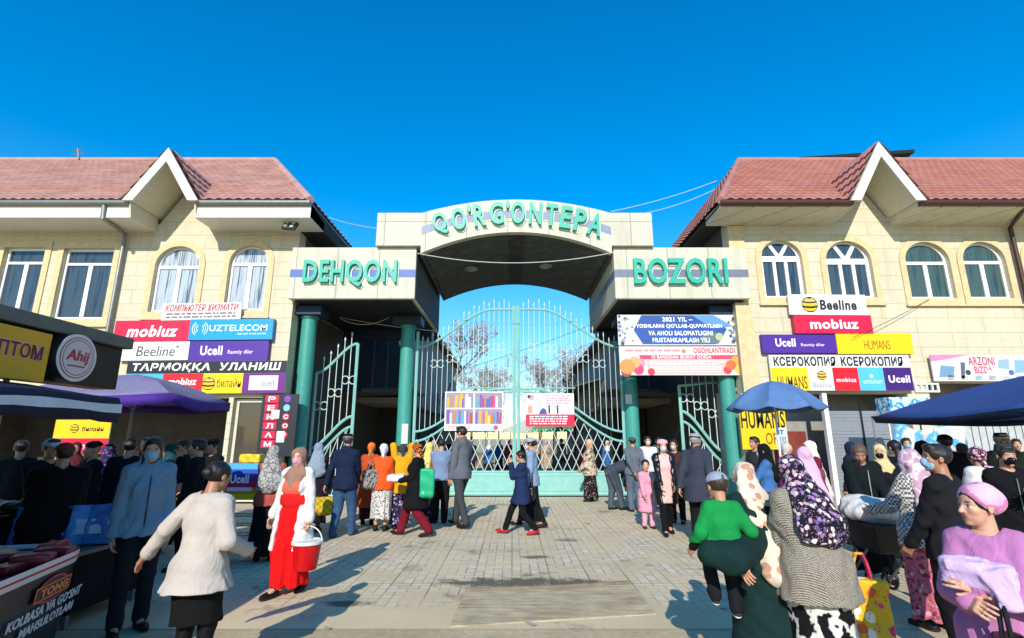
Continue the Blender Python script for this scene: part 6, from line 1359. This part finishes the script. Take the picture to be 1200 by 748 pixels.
def freezer():
    t = thing('freezer_tub', 'dark teal rounded freezer tub with white and red rim at the left edge', 'freezer', (-3.26, 3.95, 0), R(17))
    def outline(g, n=10):
        x0, x1, y0, y1, r = -1.15 - g, g, -1.7 - g, .66 + g, .42 + g; o = []
        for cx, cy, a0 in ((x1 - r, y1 - r, 0), (x0 + r, y1 - r, 90), (x0 + r, y0 + r, 180), (x1 - r, y0 + r, 270)):
            for i in range(n + 1): a = R(a0 + 90 * i / n); o.append((cx + r * math.cos(a), cy + r * math.sin(a)))
        return o
    def band(g0, z0, g1, z1, m, nm, inner=None):
        a, c = outline(g0), outline(g1); n = len(a); b = MB(); b.add([(x, y, z0) for x, y in a] + [(x, y, z1) for x, y in c], [(i, (i + 1) % n, n + (i + 1) % n, n + i) for i in range(n)] + ([tuple(range(2 * n - 1, n - 1, -1))] if inner else [])); return b.build(nm, m, t, True, True)
    band(-.06, .03, 0, .78, mat('#0A1F27', .3, var=.2, scale=2), 'body')
    band(.004, .78, .012, .815, mat('#C9CCCC', .4), 'rim'); band(.013, .815, .016, .83, mat('#B3202E', .4), 'rim_stripe'); band(.014, .83, .012, .865, mat('#C9CCCC', .4), 'rim')
    band(-.05, .80, -.05, .801, mat('#1B1A1C', .6), 'inside', True)
    ux, uz = Vector((0, 1, 0)), Vector((.07, 0, 1)).normalized()
    def L(s, y, z, w_, h, c, bold=.02, sh=.0, d=.0):
        b = MB(); b.text(s, (-.055 + z * .077 + .008 + d, y, z), ux, uz, w_, h, .004, bold, sh); b.build('lettering', smat(c), t, local=True)
    def blob(y, z, ry, rz_, c, d=0.):
        b = MB(); b.prism([(-.055 + (z + rz_ * math.sin(i * math.pi / 12)) * .077 + .006 + d, y + ry * math.cos(i * math.pi / 12), z + rz_ * math.sin(i * math.pi / 12)) for i in range(24)], (.003, 0, 0)); b.build('picture', smat(c), t, local=True)
    blob(.03, .665, .21, .085, '#B5452F'); blob(.03, .665, .195, .073, '#0D2A33', .003); b = MB()
    for k, (y0, y1, z0, z1, c) in enumerate(((-.20, .26, .615, .71, '#C96A35'), (-.185, .245, .627, .698, '#10262E'))):
        b = MB(); b.prism([(-.055 + z * .077 + .012 + k * .002, y, z) for y, z in ((y0, z0), (y1, z0), (y1, z1), (y0, z1))], (.003, 0, 0)); b.build('logo_plate', smat(c), t, local=True)
    L('TONG', -.15, .637, .36, .055, '#D9824A', .04, d=.011)
    L("KOLBASA VA GO'SHT", -.44, .515, .94, .066, '#C6D2D4', .015, .12); L('MAHSULOTLARI', -.27, .428, .69, .060, '#C6D2D4', .015, .12)
    for y, z, ry, rz_, c in ((-.1, .16, .34, .13, '#7A2230'), (.12, .20, .20, .09, '#B9475A'), (-.22, .22, .16, .08, '#C9808A'), (.02, .12, .14, .06, '#D9A5A5'), (.26, .12, .14, .09, '#8F2534'), (-.33, .12, .12, .07, '#B3343F'), (.05, .25, .10, .04, '#D9B9A5')): blob(y, z, ry, rz_, c, .002 + .002 * (ry < .3) + ry * .004)
    return t
fz = freezer(); Mf = Matrix.Translation(fz.location) @ Matrix.Rotation(R(17), 4, 'Z')
def pack(name, label, cat, loc, sz, col, rz=0., tilt=0., group=None, pat=None, vox=.009):
    o = sdf_obj(name, [('u', BOX((0, 0, sz[2] / 2), A_(sz) / 2 - .012, .012), 0)], vox, pat or mat(col, .35, var=.35, scale=14), None, folds(int(abs(loc[0] * 991 + loc[1] * 577)) % 997, .006, 30.))
    o.location = loc; o.rotation_euler = (tilt, 0, rz); return tag(o, label, cat, group)
rnd = random.Random(21); p0 = None
for i in range(22):
    q = Mf @ Vector((-.12 - rnd.uniform(0, .75), .5 - i * .075 + rnd.uniform(-.04, .04), .80)); q.z = .803 + (.035 if i % 3 == 0 else 0)
    if p0 is None or i < 2: o = pack('meat_packet', 'crimson wrapped packet lying in the open freezer tub', 'packet', q, (.24, .13, .06), ('#B51A28', '#7A1822')[i % 2], rnd.uniform(0, 3), 0, 'packets in the freezer tub'); p0 = o
    else: o = copy_tree(p0); o.location = q; o.rotation_euler = (rnd.uniform(-.15, .15), 0, rnd.uniform(0, 3))
def table(name, label, x0, x1, y0, y1, z, m, cloth_m=None, cat='stall table'):
    t = thing(name, label, cat, ((x0 + x1) / 2, (y0 + y1) / 2, 0))
    b = MB(); b.box(x0, x1, y0, y1, z - .04, z); b.build('tabletop', m, t, bev=.006)
    for x in (x0 + .05, x1 - .05):
        for y in (y0 + .05, y1 - .05): b = MB(); b.box(x - .02, x + .02, y - .02, y + .02, 0, z - .04); b.build('leg', M_grey, t)
    if cloth_m: b = MB(); b.box(x0 + .02, x1 - .02, y0 + .02, y1 - .02, .12, z - .05); b.build('skirt', cloth_m, t)
    return t
table('display_counter', 'black glazed display counter piled with dark bags behind the freezer tub', -7.0, -4.85, 4.75, 5.75, .98, mat('#121214', .12), mat('#0F0F11', .15), 'counter')
dk = None
for i in range(14):
    q = Vector((-5.0 - .13 * i, 5.0 + rnd.uniform(-.1, .5), .983)); cc = ('#2A2A2C', '#4A453F', '#77777A')[i % 3]
    o = sdf_obj('goods_bag', [('u', ELL((0, 0, .05), (.15, .12, .055)), 0), ('u', CAP((.1, 0, .07), (.15, .02, .13), .03, .012), .04), ('i', PLN((0, 0, .0), (0, 0, -1)), .01)], .012, mat(cc, .3, var=.4, scale=20), None, folds(i, .010, 32)) if i < 3 else copy_tree(dk[i % 3])
    dk = (dk or []) + ([o] if i < 3 else []); o.location = q; o.rotation_euler = (0, 0, rnd.uniform(0, 6))
    tag(o, ('glossy black', 'brown', 'pale grey')[i % 3] + ' plastic goods bag heaped on the black display counter', 'bag', 'bags on the display counter')
table('goods_table', 'low trestle table with upright packets and green boxes beside the jacket man', -4.85, -4.05, 5.15, 6.1, .66, mat('#6E6A60', .6), cloth('#15171C'))
for i, (dx, c, lb) in enumerate(((0, '#1F4FA0', 'bright blue leaning packet with pale label, nearest of the row'), (.14, '#C9D0D9', 'white and blue leaning packet beside the bright blue one'), (.28, '#27427A', 'dark blue leaning packet in the middle of the row'), (.42, '#4C8FD0', 'sky blue leaning packet behind the dark blue one'), (.56, '#3C6FB0', 'light blue leaning packet, farthest of the row'))):
    o = pack('packet', lb, 'packet', (-4.74 + dx * 1.05, 5.32 + dx * .3, .667), (.24, .08, .38), c, R(20), R(-16), 'packets leaning on the goods table')
    b = MB(); b.box(-.08, .08, -.042, -.036, .10, .24); l_ = b.build('packet_label', mat('#AFC3D8', .4, var=.3, scale=16), o, local=True)
for i in range(3): pack('carton', ('pale green carton under the packets', 'mid green carton beside the pale one', 'yellow-green carton at the end of the table')[i], 'carton', (-4.65 + i * .26, 5.85, .667), (.23, .2, .30), ('#8FB78A', '#4F8F5E', '#A9B25E')[i], R(6 * i), 0, 'cartons on the goods table')
# network promo table
def promo():
    x0, x1 = PX(264, 560, 8.3), PX(303, 560, 8.3); z1, z0 = PZ(543, 8.3), PZ(586, 8.3); t = thing('promo_stand', 'small promotion stand with rainbow front panel reading Ucell', 'stand', ((x0 + x1) / 2, 8.3, 0))
    b = MB(); b.box(x0, x1, 8.3, 8.62, z0, z1); b.build('case', smat('#3A3F8F'), t, bev=.008)
    for i, c in enumerate(('#E8C62A', '#E38A2A', '#C42A4A', '#6A2A8F', '#2F4FB0', '#4FA9DC')):
        b = MB(); a = z0 + (z1 - z0) * i / 6; b.box(x0 + .003, x1 - .003, 8.288, 8.298, a, a + (z1 - z0) / 6); b.build('colour_band', smat(c), t)
    b = MB(); b.text('Ucell', (x0 + .09, 8.286, z0 + (z1 - z0) * .45), (1, 0, 0), (0, 0, 1), (x1 - x0) * .55, (z1 - z0) * .24, .004, .03); b.build('lettering', smat('#F0F0F2'), t)
    b = MB(); b.box(x0 + .05, x1 - .08, 8.284, 8.287, z0 + (z1 - z0) * .24, z0 + (z1 - z0) * .34); b.build('small_print', smat('#E8D5DC'), t)
    for x in (x0 + .03, x1 - .03):
        for y in (8.33, 8.59): b = MB(); b.cyl((x, y, 0), (x, y, z0 + .01), .014, n=6); b.build('leg', M_grey, t)
    for k in range(4):
        z = .12 + k * .14; b = MB(); b.tube([(x0 + .03, 8.33, z), (x1 - .03, 8.33, z), (x1 - .03, 8.59, z), (x0 + .03, 8.59, z)], .008, 5, closed=True)
        for q in range(5): xx = x0 + .06 + q * .1; b.tube([(xx, 8.33, z), (xx, 8.59, z)], .005, 4)
        b.build('wire_shelf', M_grey, t)
    pack('carton', 'small yellow carton on top of the rainbow promotion stand', 'carton', ((x0 + x1) / 2 + .05, 8.46, z1 + .002), (.32, .2, .13), '#E0B82E')
promo()
s = Sign('yellow over red brand poster seen under the left awning', 62, 492, 128, 532, 11.5, .02, '#B9B6B0', 'poster', 'poster'); s.panel(0, 1, .45, 1, '#EDBB10'); s.panel(0, 1, 0, .45, '#D2142C'); s.ball(.36, .74, .13); s.text('билайн', .50, .88, .66, .80, '#2A2410', .01); s.text('mobiuz', .55, .9, .14, .32, '#EFD9DC', .02)
b = MB(); b.cyl((s.x0 + .1, 11.56, 0), (s.x0 + .1, 11.56, s.z1), .03, n=8); b.build('post', M_grey, s.t); b = MB(); b.cyl((s.x1 - .1, 11.56, 0), (s.x1 - .1, 11.56, s.z1), .03, n=8); b.build('post', M_grey, s.t)
# right stalls
table('stall_table', 'long trader table with white cloth in front of the right shop door', PX(1040, 540, 11.0), PX(1150, 540, 11.0), 10.8, 11.7, .85, mat('#8A857C', .6), cloth('#CFCDC8'))
def tarp(label, p, Y, col, spots):
    t = thing('tarpaulin', label, 'tarpaulin', (PX(p[0], 515, Y), Y, 0)); x0, x1 = PX(p[0], 515, Y), PX(p[2], 515, Y); za, zb = PZ(p[3], Y), PZ(p[1], Y); n = 24; vs = []; fs = []
    for j in range(7):
        for i in range(n + 1):
            u = i / n; v = j / 6; top = zb - (.22 * math.sin(math.pi * min(1, u * 1.35)) if u < .74 else 0) - .05 * u; vs.append((x0 + (x1 - x0) * u, Y + .05 * math.sin(u * 19 + v * 3) - .12 * v, za + (top - za) * v))
    fs = [(j * (n + 1) + i, j * (n + 1) + i + 1, (j + 1) * (n + 1) + i + 1, (j + 1) * (n + 1) + i) for j in range(6) for i in range(n)]
    b = MB(); b.add(vs, fs); o = b.build('sheet', cloth(col, 'splash', (spots,), .35, rough=.6), t, True); md = o.modifiers.new('s', 'SOLIDIFY'); md.thickness = .006
    for x in (x0, x1): b = MB(); b.cyl((x, Y + .06, 0), (x, Y + .06, zb), .02, n=6); b.build('post', M_pvc, t)
tarp('white sheet with pale blue print hung behind the right crowd', (1047, 492, 1132, 532), 11.9, '#D3D3D0', '#5FB0D8')
pack('box', 'white and light blue carton up under the edge of the navy parasol', 'carton', (PX(1058, 480, 12.6), 12.6, PZ(487, 12.6)), (.95, .5, .42), '#5FA9D3', 0, 0, None, cloth('#B9CFDD', 'splash', ('#2F8FC4',), .5))
bx = bpy.data.objects.new('rack', None)
bpy.data.objects.remove(bx)
t = thing('goods_shelf', 'metal goods shelf under the blue and white carton', 'shelf', (PX(1058, 480, 12.6), 12.6, 0)); zt = PZ(487, 12.6)
for k in range(4): b = MB(); b.box(t.location.x - .6, t.location.x + .6, 12.3, 12.9, zt - .03 - k * .55, zt - .002 - k * .55); b.build('shelf', M_grey, t)
for sx in (-.58, .58):
    for y in (12.32, 12.88): b = MB(); b.cyl((t.location.x + sx, y, 0), (t.location.x + sx, y, zt - .01), .02, n=6); b.build('post', M_grey, t)
def cart():
    b0 = PEOPLE['velvet']; x, y = XatZ(1030, 6.15, .7), 6.15; t = thing('handcart', 'black two-wheeled hand cart in front of the velvet jacket', 'cart', (x, y, 0))
    b = MB(); b.hexa([(x - .24, y - .3, .50), (x + .24, y - .3, .50), (x + .24, y + .25, .50), (x - .24, y + .25, .50), (x - .34, y - .4, .80), (x + .34, y - .4, .80), (x + .34, y + .35, .80), (x - .34, y + .35, .80)]); b.build('tray', mat('#121214', .5), t, bev=.02)
    for sx in (-1, 1):
        b = MB(); b.tube([(x + sx * .28, y + .42, .88), (x + sx * .27, y + .3, .75), (x + sx * .22, y - .25, .12)], .014, 6); b.build('frame_tube', M_grey, t, True)
        b = MB(); b.tube([(x + sx * .24, y - .3, .70), (x + sx * .24, y + .3, .10)], .014, 6); b.build('frame_tube', M_grey, t, True)
        for yy in (-.25, .3):
            b = MB(); b.tube([(x + sx * .25, y + yy + .11 * math.cos(i * math.pi / 10), .125 + .11 * math.sin(i * math.pi / 10)) for i in range(20)], .018, 6, closed=True); w_ = b.build('wheel', M_black, t, True)
            b = MB(); b.cyl((x + sx * .25 - .01, y + yy, .125), (x + sx * .25 + .01, y + yy, .125), .025, n=8)
            for k in range(5): a = k * math.pi * .4; b.tube([(x + sx * .25, y + yy, .125), (x + sx * .25, y + yy + .1 * math.cos(a), .125 + .1 * math.sin(a))], .004, 4)
            b.build('hub', M_grey, w_)
    o = sdf_obj('sack', [('u', ELL((0, 0, .10), (.37, .36, .14)), 0), ('u', ELL((-.12, .12, .2), (.16, .14, .07)), .08), ('i', PLN((0, 0, 0), (0, 0, -1)), .02)], .013, cloth('#CDC9C2'), None, folds(5, .014, 18)); o.location = (x, y, .795); tag(o, 'bulging white cloth sack lying in the black hand cart', 'sack')
cart()
def bag(label, hand, sz, m, rz=0., hh=.16, cat='bag', name='bag', soft=.02, hm=None):
    """a carrier bag hanging by its loop from a hand"""
    w_, d, h = sz; t = thing(name, label, cat, (hand.x, hand.y, hand.z - hh - h), rz)
    sdf_obj('bag_body', [('u', CAP((-w_ * .5 + d * .45, 0, d * .42), (w_ * .5 - d * .45, 0, d * .42), d * .5), 0), ('u', BOX((0, 0, h * .52), A_((w_ * .44, d * .22, h * .42)), .03), .04), ('i', PLN((0, 0, h), (0, 0, 1)), .008)], .010, m, t, folds(int(w_ * 900 + h * 300), soft * .4, 22))
    for s_ in (-1, 1): b = MB(); b.tube([(-w_ * .22, s_ * d * .12, h - .02), (-w_ * .16, s_ * d * .08, h + hh * .6), (-.02, s_ * .01, h + hh - .005), (.02, s_ * .01, h + hh - .005), (w_ * .16, s_ * d * .08, h + hh * .6), (w_ * .22, s_ * d * .12, h - .02)], .009, 6); b.build('strap', hm or m, t, True, True)
    return t
p = PEOPLE
bag('yellow checked shopping bag in the hand of the man in jeans', p['yellow bag man'].hand[1], (.34, .20, .30), cloth('#C9A92A', 'check', ('#A8861A',), .3), R(10), .14, hm=M_dark)
bag('colourful yellow and pink flowered carrier bag by the knitted cardigan', p['floral scarf'].M @ Vector((.36, .02, .93)), (.26, .14, .40), cloth('#D9A81C', 'floral', ('#D93A6A', '#E8D9C9', '#D9602A', '#C22F5A'), .5, .5), R(-10), .16)
bag('bright teal-green carrier bag beside the man in blue sweater', Vector((XatZ(500, 9.55, .7), 9.55, PZ(549, 9.55) + .10)), (.22, .12, .50), mat('#0FA06E', .4, var=.06), R(5), .10)
bag('black handbag hanging at the side of the pale blue jacket', p['denim woman'].M @ Vector((-.30, -.05, 1.05)), (.30, .14, .24), mat('#0D0D0F', .35), R(80), .26)
bag('grey patterned shoulder bag on the back of the orange jacket', p['orange vest'].M @ Vector((-.20, -.17, 1.28)), (.26, .14, .34), cloth('#8F8B84', 'leopard', ('#2A2A2B',), .8), R(35), .16)
bag('black leather shoulder bag hanging from the arm of the lilac cardigan', p['pink turban'].M @ Vector((-.06, .30, 1.05)), (.27, .13, .24), mat('#0C0C0E', .28, bump=.15), R(48), .22)
def bucket():
    hd = p['red woman'].hand[1]; z = hd.z - .44; t = thing('bucket', 'red plastic bucket with white lid in the hand of the red dress', 'bucket', (hd.x, hd.y, z))
    b = MB(); b.lathe([(.115, 0), (.12, .01), (.155, .27)], (0, 0, 0), 28); b.build('pail', mat('#C80D14', .3, var=.04), t, True, True)
    b = MB(); b.lathe([(.16, .262), (.168, .268), (.168, .295), (.158, .302), (.15, .296), (.02, .296)], (0, 0, 0), 28); b.build('lid', mat('#D9D6D2', .35, var=.03), t, True, True)
    b = MB(); b.tube([(.165 * math.cos(i * math.pi / 14), 0, .28 + .17 * math.sin(i * math.pi / 14)) for i in range(15)], .007, 6); b.build('handle', mat('#D9D6D2', .35), t, True, True)
bucket()
def bundle(key, label, off, sz, m, seed, name='package', cat='package', rz=0.):
    q = p[key].M @ Vector(off); o = sdf_obj(name, [('u', BOX((0, 0, 0), A_(sz) / 2 - .03, .03), 0)], .010, m, None, folds(seed, .007, 20)); o.location = q; o.rotation_euler = (0, 0, R(rz)); return tag(o, label, cat)
bundle('black coat', 'flat white wrapped package carried by the woman in maroon trousers', (0, .38, 1.00), (.30, .30, .12), mat('#D3D1CE', .5), 3)
bundle('tall grey', 'white folded papers in the hand of the tall grey man', (.235, .30, .88), (.03, .12, .30), mat('#DAD8D5', .6), 4, 'papers', 'papers')
b0 = p['pink turban']
o = sdf_obj('folded_cloth', [('u', BOX((.0, 0, 0), A_((.10, .030, .022)), .026, Rx(.25)), 0), ('u', BOX((.04, .012, .035), A_((.07, .026, .012)), .02, Rz(.3)), .012), ('u', ELL((-.08, .01, .03), (.055, .045, .03), Rz(-.4)), .012), ('u', BOX((-.09, .035, -.06), A_((.035, .006, .05)), .012, Rz(.2)), .02)], .008, cloth('#CDB0DA'), None, folds(6, .009, 60)); o.matrix_world = b0.M @ Matrix.Translation((0, .285, 1.085)); o.location = (b0.M @ Vector((0, .285, 1.085))); o.rotation_euler = (0, 0, R(130)); tag(o, 'folded lilac cloth held in the arms of the pink turban woman', 'cloth')
# worn concrete ramp plate in the apron
def slab():
    f0, f1, k1, k0 = G(526, 736), G(770, 721), G(738, 690), G(545, 699); t = NT('worn_slab'); v = t.coord()
    c = t.ramp(t.noise(v, 2.2, 6, .7), [(.3, '#A08F6D'), (.7, '#C9B894')]); c = t.mix(t.ramp(t.noise(t.coord((1, 9, 1)), 2.5, 5, .7), [(.45, 0.), (.62, .5)]), c, '#5E5342'); t.set(Base__Color=c, Roughness=.9); t.bump(t.noise(v, 40, 4, .7), .5, .01)
    b = MB(); b.hexa([(*f0, -.02), (*f1, -.02), (*k1, -.02), (*k0, -.02), (*f0, .014), (*f1, .014), (*k1, .055), (*k0, .055)]); o = b.build('concrete_slab', t.m, None, bev=.008); tag(o, 'worn concrete ramp slab set in the ground before the gate', 'slab')
    b = MB(); a, c_ = Vector((*k0, .057)), Vector((*k1, .057)); b.tube([a, a.lerp(c_, .5) + Vector((0, -.03, 0)), c_], .03, 6); b.build('edge_bar', mat('#7A6A55', .7, var=.3), o, True)
slab()

# scraps trodden into the paving
_rs = random.Random(77); _s0 = None
for i in range(16):
    x, y = _rs.uniform(-2.6, 3.0), _rs.uniform(5.0, 13.0)
    if _s0 is None:
        n = 5; vs = [(-.06 + .03 * a, -.04 + .02 * c, .006 + .010 * _rs.random()) for c in range(n) for a in range(n)]; b = MB(); b.add(vs, [(c * n + a, c * n + a + 1, (c + 1) * n + a + 1, (c + 1) * n + a) for c in range(n - 1) for a in range(n - 1)])
        o = b.build('paper_scrap', mat('#A9A395', .8, var=.3), None, True); _s0 = o
    else: o = _s0.copy(); C.objects.link(o)
    o.location = (x, y, .004); o.rotation_euler.z = _rs.uniform(0, 6); k = _rs.uniform(.5, 1.1); o.scale = (k, k * _rs.uniform(.5, 1), 1)
    tag(o, 'small crumpled paper scrap trodden on the paving', 'litter', 'scraps on the paving')
